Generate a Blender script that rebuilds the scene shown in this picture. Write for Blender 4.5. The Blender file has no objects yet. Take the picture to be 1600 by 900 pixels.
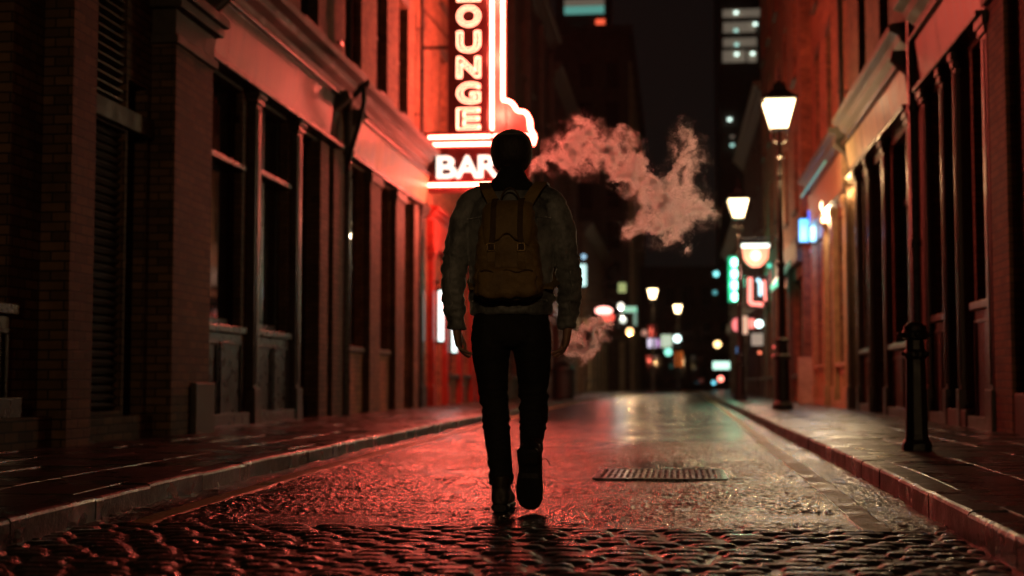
import bpy, bmesh, math, random
from mathutils import Vector, Matrix, noise
random.seed(7)
C = bpy.context.scene
COL = C.collection
PI = math.pi
R = math.radians

# ------------------------------------------------------------------ camera
CAM_H = 0.6
YAW = math.atan(255 / 2222.0)
PITCH = math.atan(148 / 2222.0)
cam_d = bpy.data.cameras.new('camera')
cam = bpy.data.objects.new('camera', cam_d)
COL.objects.link(cam)
cam.location = (0, 0, CAM_H)
cam.rotation_euler = (PI / 2 + PITCH, 0, YAW)
cam_d.lens = 50.0
cam_d.sensor_width = 36
cam_d.clip_end = 2000
cam_d.clip_start = 0.05
cam_d.dof.use_dof = True
cam_d.dof.focus_distance = 6.72
cam_d.dof.aperture_fstop = 1.8
C.camera = cam


def at(px, py, Y):
    """the point at depth Y along the street that the photograph shows at (px, py)"""
    x = (px - 800) / 2222.0
    y = -(py - 450) / 2222.0
    cp, sp, cy, sy = math.cos(PITCH), math.sin(PITCH), math.cos(YAW), math.sin(YAW)
    d = Vector((-sy * cp + x * cy + y * sy * sp, cy * cp + x * sy - y * cy * sp, sp + y * cp))
    t = Y / d.y
    return Vector((d.x * t, Y, CAM_H + d.z * t))


# ------------------------------------------------------------------ materials
def new_mat(name):
    m = bpy.data.materials.new(name)
    m.use_nodes = True
    nt = m.node_tree
    b = nt.nodes['Principled BSDF']
    return m, nt, b


def N(nt, typ, **kw):
    n = nt.nodes.new(typ)
    for k, v in kw.items():
        if k in n.inputs:
            n.inputs[k].default_value = v
        else:
            setattr(n, k, v)
    return n


def ramp(nt, fac, stops):
    r = nt.nodes.new('ShaderNodeValToRGB')
    e = r.color_ramp.elements
    e[0].position, e[0].color = stops[0][0], stops[0][1]
    e[1].position, e[1].color = stops[-1][0], stops[-1][1]
    for p, c in stops[1:-1]:
        q = e.new(p)
        q.color = c
    nt.links.new(fac, r.inputs[0])
    return r


def g(v):
    return (v, v, v, 1)


def plain(name, col, rough=.6, metal=0, var=.25, scale=6, bump=.1, bscale=60, coat=0, stretch=None, spec=.5):
    m, nt, b = new_mat(name)
    tc = N(nt, 'ShaderNodeTexCoord')
    mp = N(nt, 'ShaderNodeMapping')
    nt.links.new(tc.outputs['Object'], mp.inputs[0])
    if stretch:
        mp.inputs['Scale'].default_value = stretch
    n = N(nt, 'ShaderNodeTexNoise', Scale=scale, Detail=6, Roughness=.6)
    nt.links.new(mp.outputs[0], n.inputs['Vector'])
    lo = [c * (1 - var) for c in col] + [1]
    hi = [min(1, c * (1 + var)) for c in col] + [1]
    r = ramp(nt, n.outputs[0], [(.3, lo), (.7, hi)])
    nt.links.new(r.outputs[0], b.inputs['Base Color'])
    r2 = ramp(nt, n.outputs[0], [(.3, g(max(.03, rough - .12))), (.7, g(min(1, rough + .12)))])
    nt.links.new(r2.outputs[0], b.inputs['Roughness'])
    b.inputs['Metallic'].default_value = metal
    b.inputs['Coat Weight'].default_value = coat
    b.inputs['Specular IOR Level'].default_value = spec
    if bump:
        n2 = N(nt, 'ShaderNodeTexNoise', Scale=bscale, Detail=3)
        nt.links.new(tc.outputs['Object'], n2.inputs['Vector'])
        bp = N(nt, 'ShaderNodeBump', Strength=bump, Distance=.01)
        nt.links.new(n2.outputs[0], bp.inputs['Height'])
        nt.links.new(bp.outputs[0], b.inputs['Normal'])
    return m


def brick(name, c1, c2, mortar, rough=.75):
    m, nt, b = new_mat(name)
    tc = N(nt, 'ShaderNodeTexCoord')
    br = N(nt, 'ShaderNodeTexBrick')
    br.inputs['Scale'].default_value = 1
    br.inputs['Brick Width'].default_value = .228
    br.inputs['Row Height'].default_value = .078
    br.inputs['Mortar Size'].default_value = .007
    br.inputs['Mortar Smooth'].default_value = .3
    br.inputs['Bias'].default_value = -.2
    br.inputs['Color1'].default_value = (*c1, 1)
    br.inputs['Color2'].default_value = (*c2, 1)
    br.inputs['Mortar'].default_value = (*mortar, 1)
    nt.links.new(tc.outputs['UV'], br.inputs['Vector'])
    n = N(nt, 'ShaderNodeTexNoise', Scale=1.6, Detail=7, Roughness=.65)
    nt.links.new(tc.outputs['Object'], n.inputs['Vector'])
    r = ramp(nt, n.outputs[0], [(.3, g(.45)), (.65, g(1.1))])
    mx = N(nt, 'ShaderNodeMix', data_type='RGBA', blend_type='MULTIPLY')
    mx.inputs['Factor'].default_value = 1
    nt.links.new(br.outputs['Color'], mx.inputs['A'])
    nt.links.new(r.outputs[0], mx.inputs['B'])
    nt.links.new(mx.outputs['Result'], b.inputs['Base Color'])
    b.inputs['Roughness'].default_value = rough
    n2 = N(nt, 'ShaderNodeTexNoise', Scale=45, Detail=4)
    nt.links.new(tc.outputs['Object'], n2.inputs['Vector'])
    h = N(nt, 'ShaderNodeMath', operation='MULTIPLY_ADD')
    h.inputs[1].default_value = -1.0
    nt.links.new(br.outputs['Fac'], h.inputs[0])
    s = N(nt, 'ShaderNodeMath', operation='MULTIPLY')
    s.inputs[1].default_value = .5
    nt.links.new(n2.outputs[0], s.inputs[0])
    nt.links.new(s.outputs[0], h.inputs[2])
    bp = N(nt, 'ShaderNodeBump', Strength=.9, Distance=.012)
    nt.links.new(h.outputs[0], bp.inputs['Height'])
    nt.links.new(bp.outputs[0], b.inputs['Normal'])
    return m


def glow(name, col, s, sample=True):
    m, nt, b = new_mat(name)
    b.inputs['Base Color'].default_value = (*[min(.8, c) for c in col], 1)
    b.inputs['Emission Color'].default_value = (*col, 1)
    b.inputs['Emission Strength'].default_value = s
    b.inputs['Roughness'].default_value = .3
    if not sample:
        m.cycles.emission_sampling = 'NONE'
    return m


def wet(name, c_lo, c_hi, r_lo, r_hi, gscale, gstr, gdist, patch=1.2, grain_vor=True, mid=.35, stretch=(1, 1, 1), spec=.5):
    """wet road or stone: grains in the bump, and patches where standing water fills them"""
    m, nt, b = new_mat(name)
    tc = N(nt, 'ShaderNodeTexCoord')
    mp = N(nt, 'ShaderNodeMapping')
    mp.inputs['Scale'].default_value = stretch
    nt.links.new(tc.outputs['Object'], mp.inputs[0])
    big = N(nt, 'ShaderNodeTexNoise', Scale=patch, Detail=8, Roughness=.62, Distortion=.3)
    nt.links.new(mp.outputs[0], big.inputs['Vector'])
    fine = N(nt, 'ShaderNodeTexNoise', Scale=gscale * .4, Detail=5, Roughness=.7)
    nt.links.new(tc.outputs['Object'], fine.inputs['Vector'])
    r = ramp(nt, fine.outputs[0], [(.35, (*c_lo, 1)), (.65, (*c_hi, 1))])
    nt.links.new(r.outputs[0], b.inputs['Base Color'])
    rr = ramp(nt, big.outputs[0], [(.38, g(r_lo)), (.56, g(r_hi))])
    nt.links.new(rr.outputs[0], b.inputs['Roughness'])
    b.inputs['IOR'].default_value = 1.45
    b.inputs['Specular IOR Level'].default_value = spec
    if grain_vor:
        v = N(nt, 'ShaderNodeTexVoronoi', Scale=gscale)
        out = v.outputs['Distance']
    else:
        v = N(nt, 'ShaderNodeTexNoise', Scale=gscale, Detail=4)
        out = v.outputs[0]
    nt.links.new(tc.outputs['Object'], v.inputs['Vector'])
    wr = ramp(nt, big.outputs[0], [(.34, g(.4)), (.46, g(1))])
    ms = N(nt, 'ShaderNodeMath', operation='MULTIPLY')
    ms.inputs[1].default_value = gstr
    nt.links.new(wr.outputs[0], ms.inputs[0])
    bp = N(nt, 'ShaderNodeBump', Distance=gdist)
    nt.links.new(ms.outputs[0], bp.inputs['Strength'])
    nt.links.new(out, bp.inputs['Height'])
    md = N(nt, 'ShaderNodeTexNoise', Scale=9, Detail=5, Roughness=.6)
    nt.links.new(tc.outputs['Object'], md.inputs['Vector'])
    bp2 = N(nt, 'ShaderNodeBump', Strength=mid, Distance=.03)
    nt.links.new(md.outputs[0], bp2.inputs['Height'])
    nt.links.new(bp.outputs[0], bp2.inputs['Normal'])
    nt.links.new(bp2.outputs[0], b.inputs['Normal'])
    return m


MT = {}
MT['asphalt'] = wet('wet_asphalt', (.010, .0095, .009), (.028, .026, .024), .14, .27, 150, .5, .006, patch=1.0, mid=.4, stretch=(1.3, .55, 1))
MT['cobble'] = wet('wet_granite_setts', (.018, .016, .015), (.05, .045, .04), .16, .42, 110, .9, .004, patch=6, mid=.8)
MT['cobble_bed'] = wet('wet_grit', (.01, .01, .01), (.03, .028, .025), .2, .45, 90, .6, .006)
MT['slab'] = wet('wet_paving_stone', (.03, .027, .024), (.08, .07, .06), .12, .40, 80, .45, .004, patch=2.2, mid=.25)
MT['kerb'] = wet('wet_kerb_stone', (.010, .009, .008), (.035, .032, .029), .2, .42, 90, .4, .004, patch=3)
MT['line'] = wet('worn_yellow_paint', (.34, .25, .09), (.55, .42, .17), .25, .5, 110, .6, .005, patch=3)
MT['earth'] = plain('dark_ground', (.02, .02, .02), .6)
MT['brick_dark'] = brick('dark_stock_brick', (.25, .135, .068), (.07, .04, .024), (.018, .015, .012))
MT['brick_red'] = brick('red_brick', (.38, .19, .10), (.20, .09, .055), (.10, .08, .06))
MT['brick_brown'] = brick('brown_brick', (.18, .10, .06), (.08, .045, .028), (.05, .042, .034))
MT['brick_far'] = brick('sooty_brick', (.10, .07, .05), (.07, .05, .04), (.05, .045, .04))
MT['stone'] = plain('sooty_stone', (.085, .072, .055), .6, var=.45, scale=5, bump=.3, bscale=40)
MT['stone_beige'] = plain('beige_stone', (.38, .31, .20), .6, var=.35, scale=3, bump=.3, bscale=40)
MT['wood_dark'] = plain('dark_painted_timber', (.022, .02, .018), .33, var=.35, scale=9, bump=.15, bscale=30)
MT['wood_grey'] = plain('grey_green_painted_timber', (.030, .032, .028), .33, var=.35, scale=9, bump=.15, bscale=30)
MT['wood_brown'] = plain('brown_painted_timber', (.05, .028, .018), .38, var=.35, scale=9, bump=.15, bscale=30)
MT['wood_red'] = plain('red_painted_timber', (.30, .03, .02), .4, var=.3, scale=7, bump=.1)
MT['wood_tan'] = plain('tan_painted_timber', (.42, .27, .15), .45, var=.3, scale=7, bump=.1)
MT['fascia_worn'] = plain('weathered_fascia_paint', (.13, .08, .06), .38, var=.85, scale=2.2, bump=.1, stretch=(1, 3.2, .35))
MT['fascia_cream'] = plain('cream_fascia_paint', (.38, .30, .17), .42, var=.7, scale=2.2, bump=.1, stretch=(1, 3.2, .35))
MT['fascia_redlit'] = plain('neon_tinted_fascia', (.13, .045, .035), .38, var=.8, scale=2.2, bump=.1, stretch=(1, 3.2, .35))  # the neon's red light on this fascia is put into its colour
MT['iron'] = plain('black_painted_iron', (.010, .0095, .009), .42, metal=0, var=.3, scale=20, bump=.2, bscale=90)
MT['pipe'] = plain('pipe_paint', (.03, .026, .024), .32, var=.3, scale=20, bump=.1, coat=.2)
MT['shutter'] = plain('shutter_metal', (.09, .08, .07), .45, metal=.4, var=.4, scale=5)
MT['steel'] = plain('grate_iron', (.06, .055, .05), .3, metal=.7, var=.3, scale=30)
MT['black'] = plain('pit_shade_black', (.006, .006, .006), .8, bump=0)  # near-black colour stands for the shade below the drain grate
m, nt, b = new_mat('window_glass')
b.inputs['Base Color'].default_value = (.006, .006, .007, 1)
b.inputs['Roughness'].default_value = .035
b.inputs['IOR'].default_value = 1.5
nn = N(nt, 'ShaderNodeTexNoise', Scale=1.4, Detail=1)
bp = N(nt, 'ShaderNodeBump', Strength=.03, Distance=.03)
nt.links.new(nn.outputs[0], bp.inputs['Height'])
nt.links.new(bp.outputs[0], b.inputs['Normal'])
MT['glass'] = m
NEON = 56
MT['neon_red'] = glow('red_neon_tube', (1, .10, .065), NEON)
MT['neon_letter'] = glow('pale_red_neon_letter', (1, .34, .21), 8)
MT['neon_white'] = glow('white_neon_letter', (.92, 1, .84), 1.5)
MT['sign_panel'] = plain('deep_red_sign_enamel', (.02, .0015, .0015), .4, var=.2, bump=0)
MT['sign_face'] = plain('pink_sign_enamel', (.16, .05, .045), .45, var=.2, bump=0)
MT['sign_dark'] = plain('dark_sign_enamel', (.07, .012, .012), .4, bump=0)
MT['lantern'] = glow('lit_lantern_glass', (1, .70, .36), 9)


# ------------------------------------------------------------------ object helpers
def tag(o, label=None, cat=None, group=None, kind=None):
    if label: o['label'] = label
    if cat: o['category'] = cat
    if group: o['group'] = group
    if kind: o['kind'] = kind
    return o


def thing(name, label, cat, loc=(0, 0, 0), group=None):
    o = bpy.data.objects.new(name, None)
    o.empty_display_size = .2
    COL.objects.link(o)
    o.location = loc
    return tag(o, label, cat, group)


def wloc(o):
    v = Vector(o.location)
    p = o.parent
    while p:
        v += Vector(p.location)
        p = p.parent
    return v


class MB:
    """collects shapes given in world coordinates and links them as one mesh object"""
    def __init__(s):
        s.bm = bmesh.new()

    def poly(s, vs, fs):
        vv = [s.bm.verts.new(v) for v in vs]
        for f in fs:
            try:
                s.bm.faces.new([vv[i] for i in f])
            except ValueError:
                pass
        return vv

    def box(s, a, b):
        x0, x1 = sorted((a[0], b[0])); y0, y1 = sorted((a[1], b[1])); z0, z1 = sorted((a[2], b[2]))
        s.poly([(x0, y0, z0), (x1, y0, z0), (x1, y1, z0), (x0, y1, z0), (x0, y0, z1), (x1, y0, z1), (x1, y1, z1), (x0, y1, z1)],
               [(0, 3, 2, 1), (4, 5, 6, 7), (0, 1, 5, 4), (1, 2, 6, 5), (2, 3, 7, 6), (3, 0, 4, 7)])
        return s

    def prism(s, prof, ax, a0, a1):
        """extrude profile points (3-tuples with coordinate ax ignored) from a0 to a1 on axis ax"""
        n = len(prof)
        vs = []
        for a in (a0, a1):
            for p in prof:
                q = list(p); q[ax] = a; vs.append(tuple(q))
        fs = [tuple(range(n - 1, -1, -1)), tuple(range(n, 2 * n))]
        fs += [(i, (i + 1) % n, n + (i + 1) % n, n + i) for i in range(n)]
        s.poly(vs, fs)
        return s

    def sweep(s, pts, rad, n=14, ref=None, closed=False):
        pts = [Vector(p) for p in pts]
        if not isinstance(rad, (list, tuple)): rad = [rad] * len(pts)
        rings = []
        m = len(pts)
        for i, p in enumerate(pts):
            if closed:
                t = pts[(i + 1) % m] - pts[i - 1]
            else:
                t = pts[min(i + 1, m - 1)] - pts[max(i - 1, 0)]
            t.normalize()
            rf = Vector(ref) if ref else (Vector((1, 0, 0)) if abs(t.x) < .8 else Vector((0, 0, 1)))
            a = (rf - t * rf.dot(t)).normalized()
            b = t.cross(a)
            r = rad[i]
            ra, rb = r if isinstance(r, (list, tuple)) else (r, r)
            rings.append([s.bm.verts.new(p + a * (ra * math.cos(2 * PI * k / n)) + b * (rb * math.sin(2 * PI * k / n))) for k in range(n)])
        for i in range(m if closed else m - 1):
            A, B = rings[i], rings[(i + 1) % m]
            for k in range(n):
                s.bm.faces.new((A[k], A[(k + 1) % n], B[(k + 1) % n], B[k]))
        if not closed:
            s.bm.faces.new(rings[0][::-1]); s.bm.faces.new(rings[-1])
        return s

    def lathe(s, c, prof, n=16, rot=0):
        """prof: (radius, z) from bottom to top about the vertical through c"""
        c = Vector(c)
        rings = []
        for r, z in prof:
            rings.append([s.bm.verts.new(c + Vector((r * math.cos(rot + 2 * PI * k / n), r * math.sin(rot + 2 * PI * k / n), z))) for k in range(n)])
        for A, B in zip(rings, rings[1:]):
            for k in range(n):
                s.bm.faces.new((A[k], A[(k + 1) % n], B[(k + 1) % n], B[k]))
        s.bm.faces.new(rings[0][::-1]); s.bm.faces.new(rings[-1])
        return s

    def ball(s, c, r, seg=14, rings=9, sc=(1, 1, 1)):
        mt = Matrix.Translation(c) @ Matrix.Diagonal((r * sc[0], r * sc[1], r * sc[2], 1))
        bmesh.ops.create_uvsphere(s.bm, u_segments=seg, v_segments=rings, radius=1, matrix=mt)
        return s

    def build(s, name, mat, parent=None, bevel=0, smooth=False, loc=None):
        bmesh.ops.recalc_face_normals(s.bm, faces=s.bm.faces)
        uv = s.bm.loops.layers.uv.new('UVMap')
        for f in s.bm.faces:
            n = f.normal
            ax = max(range(3), key=lambda i: abs(n[i]))
            for l in f.loops:
                c = l.vert.co
                l[uv].uv = (c.x, c.y) if ax == 2 else ((c.y, c.z) if ax == 0 else (c.x, c.z))
            f.smooth = smooth
        L = wloc(parent) if parent else Vector(loc or (0, 0, 0))
        bmesh.ops.translate(s.bm, verts=s.bm.verts, vec=-L)
        me = bpy.data.meshes.new(name)
        s.bm.to_mesh(me); s.bm.free()
        me.materials.append(MT[mat] if isinstance(mat, str) else mat)
        o = bpy.data.objects.new(name, me)
        COL.objects.link(o)
        if parent:
            o.parent = parent
        else:
            o.location = L
        if bevel:
            bv = o.modifiers.new('bevel', 'BEVEL'); bv.width = bevel; bv.segments = 2; bv.limit_method = 'ANGLE'
        return o


def children(o):
    return [c for c in list(COL.objects) if c.parent == o]


def copy_tree(o, parent=None):
    c = o.copy(); COL.objects.link(c); c.parent = parent
    for ch in children(o):
        copy_tree(ch, c)
    return c


def lamp(name, loc, power, col, r=.05, parent=None):
    l = bpy.data.lights.new(name, 'POINT')
    l.energy = power; l.color = col; l.shadow_soft_size = r
    o = bpy.data.objects.new(name, l)
    COL.objects.link(o)
    if parent:
        o.parent = parent; o.location = Vector(loc) - wloc(parent)
    else:
        o.location = loc
    return o


def bake(o, voxel=None, smooth=0, keep=None):
    """freeze remesh + smoothing into the object's own mesh"""
    if voxel:
        r = o.modifiers.new('r', 'REMESH'); r.mode = 'VOXEL'; r.voxel_size = voxel; r.use_smooth_shade = True
    if smooth:
        q = o.modifiers.new('s', 'SMOOTH'); q.iterations = smooth; q.factor = .5
    dg = bpy.context.evaluated_depsgraph_get()
    me = bpy.data.meshes.new_from_object(o.evaluated_get(dg))
    mats = list(o.data.materials)
    o.modifiers.clear()
    o.data = me
    me.materials.clear()
    for q in mats: me.materials.append(q)
    for p in me.polygons: p.use_smooth = True
    return o


# ------------------------------------------------------------------ ground, road, kerbs, pavements
def lerp(tab, y):
    if y <= tab[0][0]: return tab[0][1]
    for (a, va), (b_, vb) in zip(tab, tab[1:]):
        if y <= b_: return va + (vb - va) * (y - a) / (b_ - a)
    return tab[-1][1]


TL = [(-12, -2.3), (3, -2.35), (5, -2.46), (6.5, -2.57), (9.2, -2.71), (12, -2.78), (17.8, -2.88), (28, -3.03), (45, -3.1), (60, -2.6), (76, -1.7), (90, -1.5)]
TR = [(-12, 1.05), (3, 1.07), (4.7, 1.09), (7.3, 1.14), (10.5, 1.17), (18, 1.18), (35, 1.29), (90, 1.4)]
XL = lambda y: lerp(TL, y)
XR = lambda y: lerp(TR, y)
HL, HR = .10, .11
tag(MB().box((-400, -200, -.5), (400, 900, -.06)).build('ground', 'earth'), kind='structure')


def strip(name, mat, fa, fb, y0, y1, z, step=.5, nx=1, zf=None):
    mb = MB()
    ys = [y0 + (y1 - y0) * i / max(1, int((y1 - y0) / step)) for i in range(int((y1 - y0) / step) + 1)]
    rows = []
    for y in ys:
        a, b_ = fa(y), fb(y)
        rows.append([mb.bm.verts.new((a + (b_ - a) * k / nx, y, z + (zf(a + (b_ - a) * k / nx, y) if zf else 0))) for k in range(nx + 1)])
    for A, B in zip(rows, rows[1:]):
        for k in range(nx):
            mb.bm.faces.new((A[k], A[k + 1], B[k + 1], B[k]))
    o = mb.build(name, mat, smooth=True)
    return tag(o, kind='structure')


def road_z(x, y):
    v = .006 * noise.noise(Vector((x * 1.1, y * .7, 3))) + .003 * noise.noise(Vector((x * 3.1, y * 2.2, 9)))
    return v * .7


import numpy as np
rng = np.random.default_rng(5)


def grainy_road(y0, y1, nx):
    """the near road with its stones as real relief"""
    ys = [y0]
    while ys[-1] < y1: ys.append(ys[-1] + .0085 * (ys[-1] / 6) ** 1.4)
    ys[-1] = y1
    ny = len(ys)
    t = np.linspace(0, 1, nx)
    xl = np.array([XL(v) for v in ys]); xr = np.array([XR(v) for v in ys])
    X = xl[:, None] + (xr - xl)[:, None] * t[None, :]
    Yg = np.repeat(np.array(ys)[:, None], nx, 1)
    # coarse fields: wet hollows, worn streaks
    def field(sx, sy, seed):
        gy, gx = int((y1 - y0) / sy) + 3, int(4.2 / sx) + 3
        G = np.random.default_rng(seed).random((gy, gx))
        fy = (Yg - y0) / sy; fx = (X + 3.0) / sx
        iy = fy.astype(int); ix = np.clip(fx.astype(int), 0, gx - 2)
        a = fy - iy; b_ = fx - ix; a = a * a * (3 - 2 * a); b_ = b_ * b_ * (3 - 2 * b_)
        return (G[iy, ix] * (1 - b_) + G[iy, ix + 1] * b_) * (1 - a) + (G[iy + 1, ix] * (1 - b_) + G[iy + 1, ix + 1] * b_) * a
    h = np.clip(field(.016, .030, 21) * 1.7 - .6, 0, 1) ** 1.2 * .8 + .35 * rng.random((ny, nx)) ** 2
    f1 = .6 * field(.7, .9, 1) + .4 * field(.22, .3, 2)
    hollow = np.clip((f1 - .36) / .16, 0, 1)
    f2 = field(.30, .10, 3) * .6 + field(.09, .05, 4) * .4
    edge = np.minimum(1, np.minimum(np.arange(ny), np.arange(ny)[::-1])[:, None] / 12.0)
    Z = (.0075 * h * (.4 + .6 * hollow) + .013 * (f2 - .5) + .012 * (f1 - .5)) * edge - .002
    Yg = Yg + .05 * (field(.11, .5, 31)[:1, :] - .5) * np.exp(-np.arange(ny) / 9.0)[:, None]
    xl_, xr_ = xl[:, None], xr[:, None]
    lift = (((X - xl_) > .20) & ((X - xl_) < .31)) | (((xr_ - X) > .25) & ((xr_ - X) < .37))
    Z = np.where(lift, Z * .45 + .006, Z)
    co = np.stack([X, Yg, Z], -1).reshape(-1, 3).astype(np.float32)
    i = np.arange(ny * nx).reshape(ny, nx)
    q = np.stack([i[:-1, :-1], i[:-1, 1:], i[1:, 1:], i[1:, :-1]], -1).reshape(-1, 4)
    me = bpy.data.meshes.new('road')
    me.vertices.add(len(co)); me.vertices.foreach_set('co', co.ravel())
    me.loops.add(q.size); me.loops.foreach_set('vertex_index', q.ravel().astype(np.int32))
    me.polygons.add(len(q)); me.polygons.foreach_set('loop_start', np.arange(0, q.size, 4, dtype=np.int32))
    me.polygons.foreach_set('use_smooth', np.ones(len(q), dtype=bool))
    me.update(calc_edges=True)
    me.materials.append(MT['asphalt']); me.materials.append(MT['line'])
    wob = 0
    dL = X - xl[:, None] + wob; dR = xr[:, None] - X + wob
    lin = ((dL > .20) & (dL < .31)) | ((dR > .25) & (dR < .37))
    lin &= (field(.03, .06, 9) > .04)
    me.polygons.foreach_set('material_index', lin[:-1, :-1].ravel().astype(np.int32))
    o = bpy.data.objects.new('road', me); COL.objects.link(o)
    tag(o, kind='structure')
    from mathutils.bvhtree import BVHTree
    return None


GY = 15.0
grainy_road(5.88, GY, 520)
strip('road', 'asphalt', lambda y: XL(y), lambda y: XR(y), GY, 88, 0, step=.12, nx=30, zf=lambda x, y: (road_z(x, y) * 2 + .004 * noise.noise(Vector((x * 5, y * 4, 1)))) * min(1, (y - GY) / 2))
strip('cobble_bed', 'cobble_bed', lambda y: XL(y), lambda y: XR(y), -10, 5.9, -.0055, step=1, nx=2)
tag(MB().box((-14, 88, -.05), (14, 170, .02)).build('square', 'slab'), kind='structure')
z4 = lambda x, y: (road_z(x, y) * 2 + .004 * noise.noise(Vector((x * 5, y * 4, 1)))) * min(1, max(0, (y - GY) / 2)) + .003
strip('painted_line', 'line', lambda y: XL(y) + .22 - .004 * (y - 6) + .01 * noise.noise(Vector((y * 3, 0, 0))), lambda y: XL(y) + .33 - .004 * (y - 6) + .012 * noise.noise(Vector((y * 3, 5, 0))), GY, 60, .004, step=.1, nx=2, zf=z4)
strip('painted_line', 'line', lambda y: XR(y) - .36 + .0035 * (y - 6) + .012 * noise.noise(Vector((y * 3, 8, 0))), lambda y: XR(y) - .25 + .0035 * (y - 6) + .012 * noise.noise(Vector((y * 3, 3, 0))), GY, 60, .004, step=.1, nx=2, zf=z4)

# cobbles: one sheet of individually shaped setts
mb = MB()
y = 1.6
row = 0
while y < 5.86:
    d = random.uniform(.098, .122)
    x = XL(y) + .01 - (row % 2) * .09
    while x < XR(y) - .02:
        w = random.uniform(.14, .25)
        x0, x1 = max(x, XL(y) + .005), min(x + w, XR(y) - .005)
        if x1 - x0 > .05:
            hz = random.uniform(-.0018, .0018)
            tx, ty = random.uniform(-.012, .012), random.uniform(-.014, .014)
            nx_, ny_ = 9, 7
            gr = []
            yj = random.uniform(-.006, .006)
            for j in range(ny_):
                rr_ = []
                for i in range(nx_):
                    a = -1 + 2 * i / (nx_ - 1); b_ = -1 + 2 * j / (ny_ - 1)
                    sq = 1 - .20 * (a * a) * (b_ * b_)
                    px_ = (x0 + x1) / 2 + a * (x1 - x0 - .014) / 2 * sq
                    py_ = y + yj + d / 2 + b_ * (d - .014) / 2 * sq
                    edge = max(abs(a), abs(b_))
                    z = hz + .0065 * (1 - abs(a) ** 3.5) * (1 - abs(b_) ** 3.5) + tx * (px_ - (x0 + x1) / 2) + ty * (py_ - y - d / 2)
                    z += .0026 * noise.noise(Vector((px_ * 28, py_ * 28, row)))
                    if edge > .99: z = -.007 + .002 * noise.noise(Vector((px_ * 30, py_ * 30, 4)))
                    rr_.append(mb.bm.verts.new((px_, py_, z)))
                gr.append(rr_)
            for A, B in zip(gr, gr[1:]):
                for k in range(nx_ - 1):
                    mb.bm.faces.new((A[k], A[k + 1], B[k + 1], B[k]))
        x += w
    y += d
    row += 1
tag(mb.build('cobblestones', 'cobble', smooth=True), kind='structure')


def slabs(name, edge, sgn, far, z, y0, y1):
    """flagstones in courses parallel to the kerb"""
    mb = MB()
    off = 0
    k = 0
    while off < 3.6:
        w = [.46, .52, .42, .5, .48, .55, .45][k % 7]
        y = y0 - (k % 3) * .3
        while y < y1:
            l = random.uniform(.55, .95) * (1 if y < 30 else 2)
            if off < far(y):
                gp = .006
                dz = random.uniform(-.002, .002); ta = random.uniform(-.003, .003); tb = random.uniform(-.004, .004)
                vs = []
                for (yy, oo) in ((y + gp, off + gp), (y + l - gp, off + gp), (y + l - gp, off + w - gp), (y + gp, off + w - gp)):
                    vs.append((edge(yy) + sgn * oo, yy, z + dz + ta * (1 if yy > y + l / 2 else -1) + tb * (1 if oo > off + w / 2 else -1)))
                lo = [(a, b_, z - .03) for a, b_, c in vs]
                mb.poly(lo + vs, [(4, 5, 6, 7), (0, 1, 5, 4), (1, 2, 6, 5), (2, 3, 7, 6), (3, 0, 4, 7)])
            y += l
        off += w
        k += 1
    o = mb.build(name, 'slab', bevel=.006)
    return tag(o, kind='structure')


slabs('pavement', lambda y: XL(y) - .15, -1, lambda y: 2.8 if y < 60 else 3.6, HL, -3, 88)
slabs('pavement', lambda y: XR(y) + .15, 1, lambda y: 2.3, HR, -3, 88)
strip('pavement_bed', 'cobble_bed', lambda y: XL(y) - 4.5, lambda y: XL(y) - .1, -10, 88, HL - .014, step=4)
strip('pavement_bed', 'cobble_bed', lambda y: XR(y) + .1, lambda y: XR(y) + 3.5, -10, 88, HR - .014, step=4)


def kerb(edge, sgn, z, name='kerb'):
    mb = MB()
    y = -4.0
    while y < 88:
        l = random.uniform(.8, 1.0) * (1 if y < 30 else 2)
        gp = .005
        j = random.uniform(-.006, .006); dz = random.uniform(-.004, .004)
        n = 5
        prof = [(0, -.05), (0, z - .018), (.006, z - .006), (.02, z), (.15, z + .002), (.15, -.05)]
        rg = []
        for i in range(n + 1):
            yy = y + gp + (l - 2 * gp) * i / n
            wob = .003 * noise.noise(Vector((yy * 4, z, 2)))
            rg.append([mb.bm.verts.new((edge(yy) + sgn * (o_ + j + wob), yy, h + dz + wob if h > 0 else h)) for o_, h in prof])
        for A, B in zip(rg, rg[1:]):
            for k in range(5):
                mb.bm.faces.new((A[k], A[k + 1], B[k + 1], B[k]))
        mb.bm.faces.new(rg[0]); mb.bm.faces.new(rg[-1][::-1])
        y += l
    tag(mb.build(name, 'kerb'), kind='structure')


kerb(XL, -1, HL)
kerb(XR, 1, HR)

# drain grate in the road
t = thing('drain_grate', 'slotted iron drain grate set flat in the wet road', 'drain grate', (-.1, 9.37, 0))
mb = MB()
mb.box((-.52, 8.86, -.02), (.32, 8.91, .012)).box((-.52, 9.84, -.02), (.32, 9.89, .012)).box((-.52, 8.913, -.02), (-.48, 9.837, .012)).box((.28, 8.913, -.02), (.32, 9.837, .012))
mb.build('frame', 'steel', t, bevel=.003)
mb = MB()
for i in range(19):
    x = -.455 + i * .0395
    mb.box((x, 8.915, -.015), (x + .019, 9.36, .010)).box((x, 9.39, -.015), (x + .019, 9.835, .010))
mb.box((-.478, 9.362, -.015), (.278, 9.388, .009))
mb.build('grate_bars', 'steel', t, bevel=.002)
MB().box((-.478, 8.915, -.03), (.278, 9.835, .0055)).build('pit_shade_plate', 'black', t)  # flat black plate just under the bar tops, in place of a shaded hollow


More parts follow.
